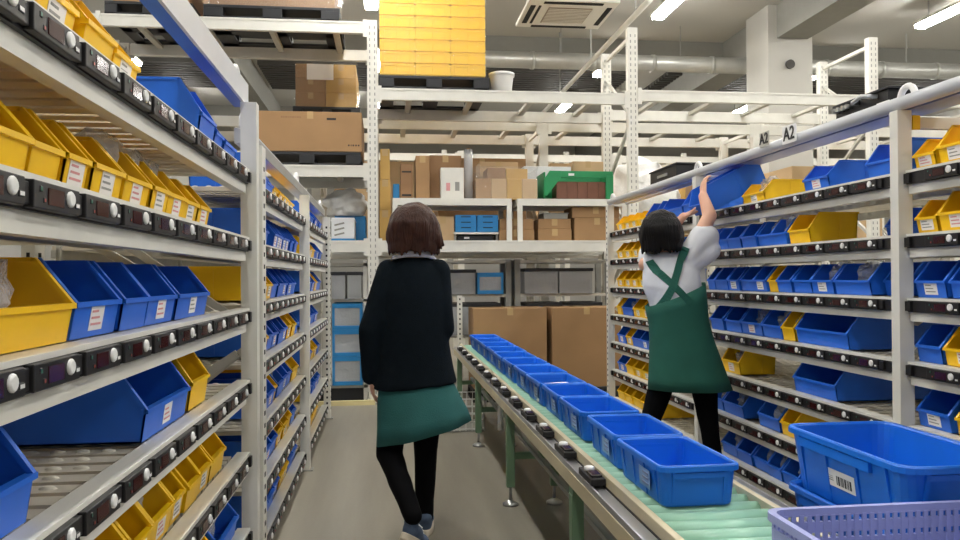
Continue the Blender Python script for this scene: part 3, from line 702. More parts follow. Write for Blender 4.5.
for k in range(3):
    mb.prism_y([(side_x(0.07 + 0.006 * k) - 0.0006, 0.07 + 0.006 * k), (side_x(0.07), 0.07 + 0.006 * k), (side_x(0.07), 0.073 + 0.006 * k), (side_x(0.073) - 0.0006, 0.073 + 0.006 * k)], 0.045, 0.065, 'rack_grey')
mb.build('barcode_label', o)

# lavender basket
def basket():
    W, L, H = 0.53, 0.42, 0.115
    t = empty('mesh_basket', (1.10, 1.463, 0.601), 'lavender perforated plastic basket on the rollers at the near end', 'basket')
    mb = MB(); w, l = W / 2, L / 2
    for z0, z1, e in ((0.097, 0.115, 0.010), (0.060, 0.084, 0.004), (0.0, 0.047, 0.004)):
        mb.rings([rrect(-w - e + 0.01, -l - e + 0.01, w + e - 0.01, l + e - 0.01, 0.035, z0), rrect(-w - e + 0.01, -l - e + 0.01, w + e - 0.01, l + e - 0.01, 0.035, z1),
                  rrect(-w + 0.015, -l + 0.015, w - 0.015, l - 0.015, 0.03, z1), rrect(-w + 0.015, -l + 0.015, w - 0.015, l - 0.015, 0.03, z0)], 'lavender', closed=True, smooth=False)
    n = 26
    for k in range(n):
        x = -w + 0.03 + (W - 0.06) * k / (n - 1)
        for s in (-1, 1): mb.box((x - 0.005, s * (l - 0.0135) - 0.003, 0.01), (x + 0.005, s * (l - 0.0135) + 0.003, 0.1), 'lavender')
    n = 21
    for k in range(n):
        y = -l + 0.03 + (L - 0.06) * k / (n - 1)
        for s in (-1, 1): mb.box((s * (w - 0.0135) - 0.003, y - 0.005, 0.01), (s * (w - 0.0135) + 0.003, y + 0.005, 0.1), 'lavender')
    mb.build('perforated_sides', t)
    mb = MB()
    for k in range(27):
        x = -w + 0.015 + (W - 0.03) * k / 26; mb.box((x - 0.005, -l + 0.015, 0), (x + 0.005, l - 0.015, 0.004), 'lavender')
    for k in range(22):
        y = -l + 0.015 + (L - 0.03) * k / 21; mb.box((-w + 0.015, y - 0.005, 0), (w - 0.015, y + 0.005, 0.004), 'lavender')
    mb.build('base_grid', t)
basket()

# ------------------------------------------------------------------ pallet racking
def pallet_rack(name_label, posts, yf, yr, bays, post_h, slots=True, tie=0.62):
    t = empty('pallet_rack', (0, yf, 0), name_label, 'rack')
    dep = yr - yf
    for i, (x, h) in enumerate(zip(posts, post_h)):
        for yy in (0.0, dep - 0.08):
            mb = MB().box((x - 0.05, yy, 0), (x + 0.05, yy + 0.08, h), 'rack').box((x - 0.08, yy - 0.02, 0), (x + 0.08, yy + 0.1, 0.01), 'rack_grey')
            if slots:
                z = 0.1
                while z < h - 0.05:
                    for sx in (-0.024, 0.024): mb.box((x + sx - 0.005, yy - 0.001, z), (x + sx + 0.005, yy + 0.001, z + 0.03), 'rack_grey')
                    z += 0.06
            mb.build('post', t)
        z = 0.4; k = 0
        while z + 0.7 < h:
            a, b = (0.04, dep - 0.04) if k % 2 == 0 else (dep - 0.04, 0.04)
            MB().beam((x, a, z), (x, b, z + 0.62), 0.03, 0.03, 'rack_darker').build('diagonal_brace', t)
            z += 0.62; k += 1
        MB().beam((x, 0.04, h - 0.08), (x, dep - 0.04, h - 0.08), 0.035, 0.035, 'rack').build('frame_tie', t)
    for i, zs in bays.items():
        x0, x1 = posts[i] + 0.05, posts[i + 1] - 0.05
        for z in zs:
            for yy in (0.0, dep - 0.05):
                mb = MB().box((x0, yy, z - 0.115), (x1, yy + 0.05, z), 'rack').box((x0, yy - 0.004, z - 0.02), (x1, yy + 0.0, z - 0.002), 'rack')
                by = yy - 0.008 if yy == 0.0 else yy + 0.05
                mb.box((x0, by, z - 0.15), (x0 + 0.04, by + 0.008, z + 0.02), 'rack').box((x1 - 0.04, by, z - 0.15), (x1, by + 0.008, z + 0.02), 'rack')
                mb.build('beam', t)
            n = int((x1 - x0) / tie)
            for k in range(n):
                x = x0 + (k + 0.5) * (x1 - x0) / n
                MB().box((x - 0.03, 0.04, z - 0.045), (x + 0.03, dep - 0.04, z - 0.012), 'rack_darker').build('cross_tie', t)
    return t
PA = [-5.45, -2.78, -0.135, 2.52, 5.17, 7.82, 10.5]
pallet_rack('white pallet racking closing the walkway behind both women', PA, 7.75, 8.78,
            {0: [2.35, 3.77], 1: [1.61, 2.35, 3.77], 2: [1.61, 3.12], 3: [1.61, 3.16], 4: [3.16], 5: [3.16]}, [3.77, 3.77, 3.79, 3.8, 3.78, 3.78, 3.78])
PB = [-3.45, -0.8, 1.85, 4.5, 7.15, 9.8]
pallet_rack('second row of white pallet racking back to back with the first', PB, 9.05, 10.05, {0: [3.08, 1.6], 1: [3.08, 1.6], 2: [3.08, 1.6], 3: [3.08, 1.6], 4: [3.08]}, [3.1] * 6, slots=False)
PCc = [-4.0, -1.4, 1.2, 3.8, 6.4, 9.0, 11.6]
pallet_rack('third row of white pallet racking across the next aisle', PCc, 12.6, 13.6, {i: [3.25, 1.9] for i in range(6)}, [3.3] * 7, slots=False)
pallet_rack('farthest row of white pallet racking near the back wall', PCc, 16.2, 17.2, {i: [3.5, 2.0] for i in range(6)}, [3.9] * 7, slots=False)

def pallet(x0, x1, y0, y1, z, label, group='black plastic pallets'):
    mb = MB(); h = 0.13
    mb.box((x0, y0, z + h - 0.03), (x1, y1, z + h), 'pallet')
    W = x1 - x0; D = y1 - y0
    for fx in (0, 0.43, 0.86):
        for fy in (0, 0.43, 0.86):
            mb.box((x0 + fx * W, y0 + fy * D, z), (x0 + fx * W + 0.14 * W, y0 + fy * D + 0.14 * D, z + h - 0.03), 'pallet')
    for fx in (0, 0.43, 0.86): mb.box((x0 + fx * W, y0, z), (x0 + fx * W + 0.14 * W, y1, z + 0.022), 'pallet')
    for fy in (0, 0.43, 0.86): mb.box((x0, y0 + fy * D, z), (x1, y0 + fy * D + 0.14 * D, z + 0.0215), 'pallet')
    o = mb.build('plastic_pallet', None, bevel=0.004); tag(o, label, 'pallet', group); return o
def carton(x0, x1, y0, y1, z0, z1, m, label, group=None, tape=True, marks=None):
    mb = MB().box((x0, y0, z0), (x1, y1, z1), m)
    o = mb.build('carton', None, bevel=0.004); tag(o, label, 'box', group)
    if tape:
        xm = (x0 + x1) / 2
        prof = [(y0 - 0.001, z1 - 0.07), (y0 - 0.001, z1 + 0.001), (y1, z1 + 0.001), (y1, z1 - 0.001), (y0 + 0.001, z1 - 0.001), (y0 + 0.001, z1 - 0.07)]
        vs = [(xm - 0.03, y, z) for y, z in prof] + [(xm + 0.03, y, z) for y, z in prof]
        MB().add(vs, [(0, 1, 4, 5), (1, 2, 3, 4), (11, 10, 7, 6), (10, 9, 8, 7)] + [(k, 6 + k, 6 + (k + 1) % 6, (k + 1) % 6) for k in range(6)], 'tape').build('packing_tape', o)
    return o
def wrap_shell(x0, x1, y0, y1, z0, z1, label):
    e = 0.008; mb = MB()
    n = 6; rs = []
    for k in range(n + 1):
        z = z0 + (z1 - z0) * k / n; j = 0.006 * math.sin(k * 2.3)
        rs.append(rrect(x0 - e - j, y0 - e - j, x1 + e + j, y1 + e + j, 0.02, z, 4))
    mb.rings(rs, 'wrap', caps=False); o = mb.build('stretch_wrap'); return tag(o, label, 'wrap', 'stretch wrap films')
def shrink(o): return o

# yellow stack on the middle bay
pallet(-0.075, 1.03, 7.76, 8.76, 3.121, 'black plastic pallet under the tall yellow crate stack')
ycr = None
W = 1.06 / 3
for dpt in range(2):
    for l in range(8):
        for cidx in range(3):
            if ycr is None:
                mb = MB(); w, d, h = W - 0.0015, 0.485, 0.1185
                mb.box((0, 0, 0.012), (w, d, h - 0.02), 'yellow').box((-0.0, -0.003, h - 0.02), (w, d + 0.003, h - 0.0), 'yellow').box((0.012, 0.01, 0), (w - 0.012, d - 0.01, 0.012), 'yellow')
                for fx in (0.12, 0.5, 0.86): mb.box((fx * w - 0.006, -0.005, 0.014), (fx * w + 0.006, 0, h - 0.02), 'yellow')
                ycr = mb.mesh('yellow_crate', 0.0015)
            o = put('yellow_crate', ycr, None, (-0.062 + cidx * W, 7.785 + dpt * 0.49, 3.253 + l * 0.119))
            tag(o, f"yellow plastic crate, {['left', 'middle', 'right'][cidx]} column, {ORD[l + 1]} layer up, {['front', 'back'][dpt]} of the tall yellow stack", 'crate', 'yellow crates stacked on the pallet')
wrap_shell(-0.06, 1.0, 7.775, 8.77, 3.255, 4.205, 'shiny clear film wrapped round the tall yellow crate stack')
t = empty('white_bucket', (1.19, 7.98, 3.121), 'white plastic bucket on the beam beside the yellow crate stack', 'bucket')
MB().tube([(0, 0, 0), (0, 0, 0.004), (0, 0, 0.215), (0, 0, 0.222)], [0.095, 0.1, 0.125, 0.13], 'white', 24).build('body', t)
MB().tube([(0, 0, 0.195), (0, 0, 0.225)], 0.134, 'foam', 24).build('rim', t)

# left bay, top level
pallet(-1.75, -0.45, 7.77, 8.75, 3.771, 'black plastic pallet on the top beam left of the tall post')
carton(-1.7, -0.5, 7.82, 8.7, 3.905, 4.25, 'card_dark', 'wrapped brown load on the top beam left of the tall post')
wrap_shell(-1.72, -0.48, 7.8, 8.72, 3.906, 4.26, 'clear film round the brown load on the top beam')
pallet(-2.66, -1.85, 7.77, 8.75, 3.771, 'black plastic pallet on the top beam, farther left than the wrapped load')
carton(-2.6, -1.9, 7.82, 8.7, 3.905, 4.3, 'card', 'plain brown carton on the top beam at the far left')
pallet(-4.2, -3.1, 7.77, 8.75, 3.771, 'black plastic pallet on the top beam in the leftmost bay')
carton(-4.1, -3.2, 7.82, 8.7, 3.905, 4.3, 'card_dark', 'dark brown carton on the top beam in the leftmost bay')
# left bay, 2.35 level
pallet(-1.3, -0.25, 7.77, 8.75, 2.351, 'black plastic pallet under the big carton with a handle slot')
o = carton(-1.24, -0.24, 7.77, 8.6, 2.485, 2.875, 'card', 'large brown carton with a dark handle slot beside the tall white post')
mb = MB().box((-0.58, 7.768, 2.795), (-0.49, 7.7705, 2.815), 'print_dark'); mb.build('handle_slot', o)
mb = MB()
x = -1.02
for w_ in (0.015, 0.012, 0.02, 0.012, 0.014, 0.02, 0.012, 0.016, 0.012):
    mb.box((x, 7.7688, 2.81), (x + w_, 7.7705, 2.826), 'card_dark'); x += w_ + 0.007
for w_ in (0.02, 0.012, 0.02, 0.02, 0.02): mb.box((x + 0.45, 7.7688, 2.54), (x + 0.45 + w_ * 0.7, 7.7705, 2.556), 'print_dark'); x += w_ + 0.006
mb.build('faint_print', o)
# wrapped carton stack behind
pallet(-1.06, -0.3, 9.08, 10.0, 3.081, 'black plastic pallet under the film wrapped cartons behind the big carton')
for l in range(3):
    for k in range(2):
        carton(-1.03 + k * 0.345, -1.03 + k * 0.345 + 0.34, 9.1, 9.95, 3.212 + l * 0.165, 3.212 + l * 0.165 + 0.162, 'card_tan' if k else 'card', f'flat brown carton, {ORD[l + 1]} layer {["left", "right"][k]} column, in the wrapped stack behind the big carton', 'cartons in the wrapped stack')
wrap_shell(-1.03, -0.34, 9.1, 9.95, 3.215, 3.72, 'clear film round the carton stack behind the big carton')
tag(MB().box((-0.9, 9.085, 3.52), (-0.6, 9.088, 3.70), 'paper').build('paper_sheet'), 'white paper sheet stuck to the wrapped carton stack', 'paper')

# left bay 1.61 level
def white_case():
    t = empty('foam_box', (-0.43, 7.9, 1.611), 'white box with three grey marks beside the tall white post', 'box')
    MB().box((-0.12, 0, 0.025), (0.11, 0.3, 0.235), 'foam').build('body', t, bevel=0.006)
    MB().box((-0.125, -0.005, 0.2), (0.115, 0.305, 0.215), 'foam').build('lid', t)
    mb = MB()
    for k in range(3):
        M = Matrix.Translation((-0.04, -0.002, 0.07 + k * 0.05)) @ Matrix.Rotation(R(-14), 4, 'Y')
        mb.box((-0.05, -0.001, -0.008), (0.05, 0.001, 0.008), 'rack_grey', M)
    mb.build('grey_marks', t)
    MB().box((-0.12, 0.0, 0.0), (0.11, 0.3, 0.024), 'crate_blue').build('blue_tray', t)
white_case()
def clear_crate(x0, x1, y0, y1, z0, z1, frame, label, group=None, items=3, lid=None, front='clear_plastic'):
    t = empty('storage_crate', ((x0 + x1) / 2, y0, z0), label, 'crate', group)
    w = (x1 - x0) / 2; d = y1 - y0; h = z1 - z0
    MB().box((-w, 0, 0), (w, d, 0.015), frame).box((-w, d - 0.01, 0), (w, d, h), frame).box((-w, 0, 0.015), (-w + 0.01, d, h), frame).box((w - 0.01, 0, 0.015), (w, d, h), frame).box((-w, -0.004, 0), (w, 0.012, 0.04), frame).box((-w, -0.004, h - 0.045), (w, 0.012, h), frame).box((-w, -0.004, 0.04), (-w + 0.025, 0.012, h - 0.045), frame).box((w - 0.025, -0.004, 0.04), (w, 0.012, h - 0.045), frame).build('body', t)
    MB().box((-w + 0.02, 0.002, 0.035), (w - 0.02, 0.006, h - 0.04), front).build('clear_front', t)
    if lid: MB().box((-w - 0.01, -0.012, h), (w + 0.01, d + 0.01, h + 0.035), lid).build('lid', t, bevel=0.006)
    rr = random.Random(int(x0 * 100) + int(z0 * 77))
    if items:
        mb = MB(); x = -w + 0.03; step = (2 * w - 0.06) / items
        for k in range(items): mb.box((x + step * k, 0.03, 0.016), (x + step * k + step * 0.8, d * 0.7, 0.016 + (h - 0.06) * rr.uniform(0.45, 0.95)), rr.choice(['foam', 'paper', 'rack_grey', 'white']))
        mb.build('contents', t)
    return t
o = MB().box((-0.54, 8.25, 1.611), (-0.22, 8.7, 1.89), 'crate_blue').build('blue_crate', bevel=0.006); tag(o, 'plain blue crate behind the white box with three grey marks', 'crate')
bm = bmesh.new(); bmesh.ops.create_icosphere(bm, subdivisions=4, radius=1)
for v in bm.verts:
    n = noise.noise(v.co * 2.3 + Vector((4, 1, 2))); v.co *= 1 + 0.25 * n + 0.06 * noise.noise(v.co * 7)
    v.co.z = max(v.co.z, -0.75)
me = bpy.data.meshes.new('plastic_sack'); bm.to_mesh(me); bm.free(); me.materials.append(MATS['bag_white'])
for p in me.polygons: p.use_smooth = True
o = put('plastic_sack', me, None, (-0.42, 8.32, 2.01)); o.scale = (0.22, 0.20, 0.16); o.location.z = 1.892 + 0.12; tag(o, 'white plastic sack lying on the blue crate left of the tall post', 'sack')
o = put('plastic_sack', me, None, (3.22, 9.6, 2.085), (0, 0, 1.9)); o.scale = (0.42, 0.50, 0.62); tag(o, 'large white wrapped plastic bundle above the right rack far bay', 'bundle')
o['label'] = 'large white wrapped bundle standing in the second racking row right of the green crate'
# crates below, left of the walkway end
t = empty('low_shelving', (-0.6, 8.0, 0), 'white low shelving under the left pallet beam at the walkway end', 'shelving')
for x in (-0.62, 0.33):
    for y in (0.0, 0.6): MB().box((x - 0.02, y, 0), (x + 0.02, y + 0.04, 1.42), 'rack').build('post', t)
MB().box((-0.6, 0.02, 0.0), (0.31, 0.04, 0.128), 'pallet').build('gap_shade', t)  # black strip put in as the shade of the gap under the bottom shelf
for z in (0.13, 1.0, 1.36): MB().box((-0.64, 0, z), (0.35, 0.64, z + 0.03), 'rack_darker').build('shelf', t)
t.location.x = -0.55
clear_crate(-0.55, -0.25, 7.97, 8.5, 0.161, 0.45, 'crate_blue', 'blue storage crate at the bottom of the three by the walkway end', 'blue crates at the walkway end', 2)
clear_crate(-0.55, -0.25, 7.97, 8.5, 0.452, 0.72, 'crate_blue', 'blue storage crate in the middle of the three by the walkway end', 'blue crates at the walkway end', 1)
clear_crate(-0.55, -0.25, 7.97, 8.5, 0.722, 0.985, 'crate_blue', 'blue storage crate holding white packs, topmost of three by the walkway end', 'blue crates at the walkway end', 4)
clear_crate(-0.55, -0.42, 7.97, 8.5, 1.031, 1.27, 'grey_plastic', 'grey translucent box with a dark lid above the blue crates', None, 3, 'pallet', 'grey_plastic')
clear_crate(-0.395, -0.26, 7.97, 8.5, 1.031, 1.27, 'grey_plastic', 'grey translucent box with dark lid, right of its twin above the blue crates', None, 4, 'pallet', 'grey_plastic')
tag(MB().box((-0.95, 7.7, 0.0), (-0.12, 7.745, 0.045), 'yellow_edge').build('kerb_bar'), 'pale yellow floor bar in front of the racking foot at the walkway end', 'bar')

# middle bay, tables on the 1.61 level
def table_frame(x0, x1, label):
    t = empty('steel_stand', ((x0 + x1) / 2, 7.8, 1.611), label, 'stand', 'white stands on the racking')
    w = (x1 - x0) / 2
    MB().box((-w, 0, 0.355), (w, 0.05, 0.425), 'rack').box((-w, 0.6, 0.355), (w, 0.65, 0.425), 'rack').box((-w, 0.05, 0.355), (-w + 0.05, 0.6, 0.425), 'rack').box((w - 0.05, 0.05, 0.355), (w, 0.6, 0.425), 'rack').box((-w + 0.05, 0.05, 0.40), (w - 0.05, 0.6, 0.424), 'rack_darker').build('top_frame', t)
    for sx in (-w, w - 0.05):
        for sy in (0.0, 0.6): MB().box((sx, sy, 0), (sx + 0.05, sy + 0.05, 0.355), 'rack').build('leg', t)
    MB().box((-w + 0.05, 0.61, 0.17), (w - 0.05, 0.64, 0.23), 'rack').build('rear_bar', t)
    return t
table_frame(0.06, 1.26, 'white steel stand on the racking under the tall brown cartons')
table_frame(1.32, 2.46, 'white steel stand on the racking under the green crate')
Z = 1.612
carton(0.45, 0.68, 7.9, 8.3, Z, 1.86, 'card_pale', 'small pale carton beside the blue drawer boxes on the racking')
for k in range(2):
    t = empty('drawer_box', (0.80 + k * 0.225, 7.9, Z + 0.09), ['blue drawer box left of its twin under the white stand', 'blue drawer box right of its twin under the white stand'][k], 'box', 'blue drawer boxes')
    MB().box((-0.108, 0, 0), (0.108, 0.4, 0.175), 'crate_blue').build('body', t, bevel=0.004)
    for q in range(3):
        MB().box((-0.095, -0.006, 0.012 + q * 0.055), (0.095, 0.0, 0.058 + q * 0.055), 'crate_blue').box((-0.05, -0.008, 0.04 + q * 0.055), (0.05, -0.005, 0.05 + q * 0.055), 'hole').build('drawer', t)
t = empty('shelf_board', (0.91, 7.88, Z), 'low white shelf board holding the blue drawer boxes', 'shelf')
MB().box((-0.235, 0, 0.068), (0.225, 0.45, 0.088), 'rack').build('board', t)
for sx in (-0.23, 0.2): MB().box((sx, 0.02, 0), (sx + 0.02, 0.4, 0.068), 'rack_grey').build('foot', t)
tag(MB().box((0.72, 7.92, Z), (1.08, 8.2, Z + 0.055), 'pallet').box((0.78, 7.915, Z + 0.02), (0.84, 7.92, Z + 0.045), 'white').build('dark_tray', bevel=0.004), 'flat dark blue tray under the shelf of blue drawer boxes', 'tray')
g = 'cartons stacked on the racking behind the conveyor'
carton(1.14, 1.50, 7.86, 8.25, Z, Z + 0.115, 'card', 'lower brown carton of the pair right of the blue drawer boxes', g)
carton(1.145, 1.495, 7.87, 8.24, Z + 0.117, Z + 0.225, 'card', 'upper brown carton of the pair right of the blue drawer boxes', g)
carton(1.54, 1.89, 7.86, 8.25, Z, Z + 0.12, 'card', 'lower brown carton of the middle pair under the grey box', g)
carton(1.545, 1.885, 7.87, 8.24, Z + 0.122, Z + 0.225, 'card', 'upper brown carton of the middle pair under the grey box', g)
tag(MB().box((1.61, 7.9, Z + 0.228), (1.86, 8.2, Z + 0.28), 'rack_grey').box((1.6, 7.89, Z + 0.28), (1.87, 8.21, Z + 0.29), 'rack_grey').build('grey_box', bevel=0.003), 'flat grey box on top of the middle carton pair', 'box')
carton(1.92, 2.40, 7.86, 8.25, Z, Z + 0.235, 'card', 'lower tall carton at the right end of the racking shelf', g)
carton(1.90, 2.40, 7.87, 8.24, Z + 0.237, Z + 0.35, 'card', 'upper wide carton at the right end of the racking shelf', g)
# on top of the stands
Z = 2.038
for k in range(3): carton(-0.07 + 0.004 * k, 0.04 - 0.003 * k, 7.9, 8.3, 1.612 + 0.31 * k, 1.612 + 0.31 * k + 0.308, 'card_tan', ['lowest', 'middle', 'topmost'][k] + ' narrow tan carton of the column beside the tall white post', 'narrow tan cartons beside the post')
tag(MB().box((0.065, 8.0, Z), (0.13, 8.25, 2.2), 'crate_blue').build('blue_box', bevel=0.006), 'small bright blue box between the narrow cartons', 'box')
o = carton(0.14, 0.265, 7.95, 8.25, Z, 2.40, 'card_dark', 'narrow brown carton with dark bands next to the small blue box', tape=False)
MB().box((0.155, 7.9485, 2.07), (0.25, 7.951, 2.09), 'print_dark').box((0.155, 7.9485, 2.31), (0.25, 7.951, 2.325), 'print_dark').build('dark_band', o)
carton(0.295, 0.435, 7.93, 8.3, Z, 2.48, 'card', 'upright brown carton left of the widest tall carton')
carton(0.44, 0.77, 8.02, 8.4, Z, 2.50, 'card_dark', 'widest tall brown carton behind the white carton')
o = carton(0.545, 0.78, 7.88, 8.0, Z, 2.355, 'rack', 'white carton with red and grey marks in front of the tall brown carton', tape=False)
MB().box((0.60, 7.8785, 2.12), (0.64, 7.881, 2.2), 'print_pink').build('red_mark', o)
MB().box((0.69, 7.8785, 2.12), (0.735, 7.881, 2.21), 'rack_grey').build('grey_mark', o)
t = empty('wrap_roll', (0.84, 8.0, Z), 'upright grey film wrapped roll between white carton and wrapped cartons', 'roll')
MB().tube([(0, 0, 0), (0, 0, 0.52)], 0.045, 'grey_plastic', 18).build('film', t)
MB().tube([(0, 0, 0.52), (0, 0, 0.535)], 0.02, 'card', 12).build('core', t)
for k in range(4):
    carton(0.905 + k * 0.16, 0.905 + k * 0.16 + 0.157, 7.9, 8.35, Z, 2.25, ['card', 'card_pale', 'card_tan', 'card_pale'][k], ORD[k + 1] + ' carton from the grey roll in the lower wrapped carton row', 'lower wrapped carton row', tape=False)
carton(1.03, 1.22, 7.95, 8.3, 2.252, 2.37, 'card_dark', 'dark wrapped carton in the upper wrapped row', tape=False)
carton(1.225, 1.45, 7.95, 8.3, 2.252, 2.36, 'card_tan', 'tan wrapped carton right of the dark one in the upper row', tape=False)
carton(1.0, 1.42, 8.36, 8.7, Z, 2.49, 'card_pale', 'pale carton standing behind the wrapped carton rows')
wrap_shell(0.905, 1.54, 7.895, 8.355, Z + 0.002, 2.375, 'clear film round the carton rows beside the green crate')
# green crate with dark interior
t = empty('green_crate', (1.99, 7.95, Z), 'green folding crate with brown front standing on the white stand', 'crate')
MB().box((-0.36, 0.05, 0.0), (0.38, 0.45, 0.02), 'crate_green').box((-0.36, 0.43, 0.02), (0.38, 0.45, 0.3), 'crate_green').box((-0.36, 0.05, 0.02), (-0.34, 0.43, 0.30), 'crate_green').box((0.36, 0.05, 0.02), (0.38, 0.43, 0.30), 'crate_green').box((-0.3, 0.03, 0.24), (0.38, 0.052, 0.31), 'crate_green').build('body', t, bevel=0.005)
MB().prism_y([(-0.36, 0.05), (-0.33, 0.05), (-0.18, 0.24), (-0.18, 0.31), (-0.30, 0.31), (-0.36, 0.22)], 0.02, 0.05, 'crate_green').build('side_panel', t, bevel=0.003)
MB().box((0.30, 0.02, 0.0), (0.38, 0.05, 0.26), 'crate_green').build('side_panel', t, bevel=0.003)
MB().box((-0.1, 0.026, 0.26), (-0.04, 0.031, 0.285), 'white').build('white_label', t)
mb = MB()
for k in range(5): mb.box((-0.22 + k * 0.112, 0.06, 0.022), (-0.22 + k * 0.112 + 0.107, 0.3, 0.2), 'wood_red')
mb.build('brown_packs', t)
carton(2.05, 2.4, 8.45, 8.75, Z, 2.52, 'card_pale', 'pale carton behind the green crate, right side')
carton(1.5, 2.03, 8.45, 8.75, Z, 2.46, 'foam', 'white wrapped box behind the green crate, left side', tape=False)

# shelving behind the big cartons
def floor_shelf(x0, x1, label):
    t = empty('grey_shelving', ((x0 + x1) / 2, 8.25, 0), label, 'shelving', 'grey shelving units under the racking')
    w = (x1 - x0) / 2
    for sx in (-w, w - 0.06):
        for sy in (0, 0.4): MB().box((sx, sy, 0), (sx + 0.06, sy + 0.05, 1.43), 'rack_grey').build('post', t)
    for z in (0.1, 0.6, 1.03, 1.39): MB().box((-w + 0.06, 0.0, z), (w - 0.06, 0.45, z + 0.03), 'rack_darker').build('shelf', t)
floor_shelf(0.45, 1.32, 'grey shelving behind the left big carton under the pallet beam')
floor_shelf(1.36, 2.42, 'grey shelving behind the right big carton under the pallet beam')
clear_crate(0.56, 0.93, 8.22, 8.68, 1.062, 1.29, 'grey_plastic', 'grey translucent drawer with white packs, under the beam by the woman', None, 4, 'pallet', 'grey_plastic')
clear_crate(0.95, 1.23, 8.22, 8.68, 1.062, 1.29, 'crate_blue', 'blue crate right of the grey drawer under the beam', None, 2)
clear_crate(1.46, 1.82, 8.22, 8.68, 1.062, 1.3, 'grey_plastic', 'grey translucent drawer above the gap between big cartons', None, 4, 'pallet', 'grey_plastic')
clear_crate(1.84, 2.2, 8.22, 8.68, 1.062, 1.3, 'grey_plastic', 'grey translucent drawer above the right big carton', None, 3, 'pallet', 'grey_plastic')
clear_crate(0.62, 1.2, 8.22, 8.68, 0.632, 0.93, 'clear_plastic', 'clear lidded box behind the left big carton', None, 3, 'pallet')
clear_crate(1.48, 1.86, 8.22, 8.68, 0.632, 0.93, 'clear_plastic', 'clear lidded box behind the right big carton, left one', None, 3, 'pallet')
clear_crate(1.95, 2.3, 8.22, 8.68, 0.632, 0.93, 'clear_plastic', 'clear lidded box behind the right big carton, right one', None, 3, 'pallet')
pallet(0.84, 1.62, 7.68, 8.2, 0.0, 'black plastic pallet on the floor under the left big carton')
pallet(1.66, 2.40, 7.68, 8.2, 0.0, 'black plastic pallet on the floor under the right big carton')
carton(0.85, 1.59, 7.70, 8.18, 0.132, 0.93, 'card', 'big brown carton behind the conveyor end, left of the pair')
carton(1.645, 2.36, 7.70, 8.18, 0.132, 0.93, 'card', 'big brown carton behind the conveyor end, right of the pair')
t = empty('perforated_post', (0.73, 7.86, 0), 'thin white perforated post left of the big cartons', 'post')
mb = MB().box((-0.025, 0, 0), (0.025, 0.04, 1.06), 'rack')
for k in range(20): mb.box((-0.007, -0.001, 0.06 + k * 0.05), (0.007, 0.001, 0.08 + k * 0.05), 'hole')
mb.build('upright', t)
# loads further back
for i, (x0, x1, y0, z0, h, m, lab) in enumerate((
        (-3.2, -2.2, 9.1, 1.6, 1.0, 'card_pale', 'pale carton load in the second racking row, far left'),
        (-0.6, 0.35, 9.15, 1.6, 1.0, 'card_pale', 'pale carton load in the second racking row behind the narrow cartons'),
        (0.6, 1.65, 9.15, 1.6, 1.05, 'card', 'brown carton load in the second racking row behind the wrapped cartons'),
        (1.95, 2.5, 9.15, 1.6, 1.0, 'card_pale', 'pale carton load in the second racking row left of the white bundle'),
        (3.95, 4.38, 9.15, 1.6, 0.9, 'card', 'brown carton load in the second racking row above the A2 rack'),
        (5.0, 6.2, 9.15, 1.6, 1.0, 'card_pale', 'pale carton load in the second racking row past the A2 sign'),
        (0.0, 0.9, 12.65, 1.9, 1.0, 'card_tan', 'tan carton load in the third racking row, left'),
        (2.0, 3.0, 12.65, 1.9, 1.0, 'card_pale', 'pale carton load in the third racking row, middle'),
        (4.2, 5.4, 12.65, 1.9, 1.0, 'card_tan', 'tan carton load in the third racking row, right of the pale one'),
        (6.8, 7.7, 12.65, 1.9, 0.9, 'card', 'brown carton load in the third racking row past the pillar'))):
    carton(x0, x1, y0, y0 + 0.83, z0 + 0.002, z0 + h, m, lab)

# ------------------------------------------------------------------ people
def capsule(mb, p0, r0, p1, r1, n=14, h=5):
    p0 = Vector(p0); p1 = Vector(p1); d = (p1 - p0).normalized()
    up = Vector((0, 0, 1)) if abs(d.z) < 0.9 else Vector((1, 0, 0)); a = d.cross(up).normalized(); u = a.cross(d)
    rs = []
    def ring(c, r): return [c + (a * math.cos(t) + u * math.sin(t)) * r for t in [2 * math.pi * k / n for k in range(n)]]
    for k in range(h): 
        t = math.pi / 2 * (k + 0.15) / h; rs.append(ring(p0 - d * r0 * math.cos(t), r0 * math.sin(t)))
    rs.append(ring(p0, r0)); rs.append(ring(p1, r1))
    for k in range(h - 1, -1, -1):
        t = math.pi / 2 * (k + 0.15) / h; rs.append(ring(p1 + d * r1 * math.cos(t), r1 * math.sin(t)))
    mb.rings(rs, 'skin')
def ellipsoid(mb, c, r, rz=0.0, rx=0.0, ry=0.0, n=20, h=12):
    M = Matrix.Translation(c) @ Matrix.Rotation(rz, 4, 'Z') @ Matrix.Rotation(ry, 4, 'Y') @ Matrix.Rotation(rx, 4, 'X')
    rs = []
    for k in range(h + 1):
        t = math.pi * (k + 0.05) / (h + 0.1); rs.append([M @ Vector((r[0] * math.sin(t) * math.cos(q), r[1] * math.sin(t) * math.sin(q), -r[2] * math.cos(t))) for q in [2 * math.pi * j / n for j in range(n)]])
    mb.rings(rs, 'skin')
def loft(mb, secs, n=32, rz=0.0):
    """secs: (cx, cy, z, rx, ry[, tiltx])"""
    rs = []
    for s in secs:
        cx, cy, z, rx, ry = s[:5]; tx = s[5] if len(s) > 5 else 0.0; fold = s[6] if len(s) > 6 else 0.0
        ring = []
        for k in range(n):
            q = 2 * math.pi * k / n; f = 1 + fold * math.cos(7 * q + 0.6)
            x = rx * f * math.cos(q); y = ry * f * math.sin(q)
            X = x * math.cos(rz) - y * math.sin(rz); Y = x * math.sin(rz) + y * math.cos(rz)
            ring.append((cx + X, cy + Y, z + tx * X))
        rs.append(ring)
    mb.rings(rs, 'skin')
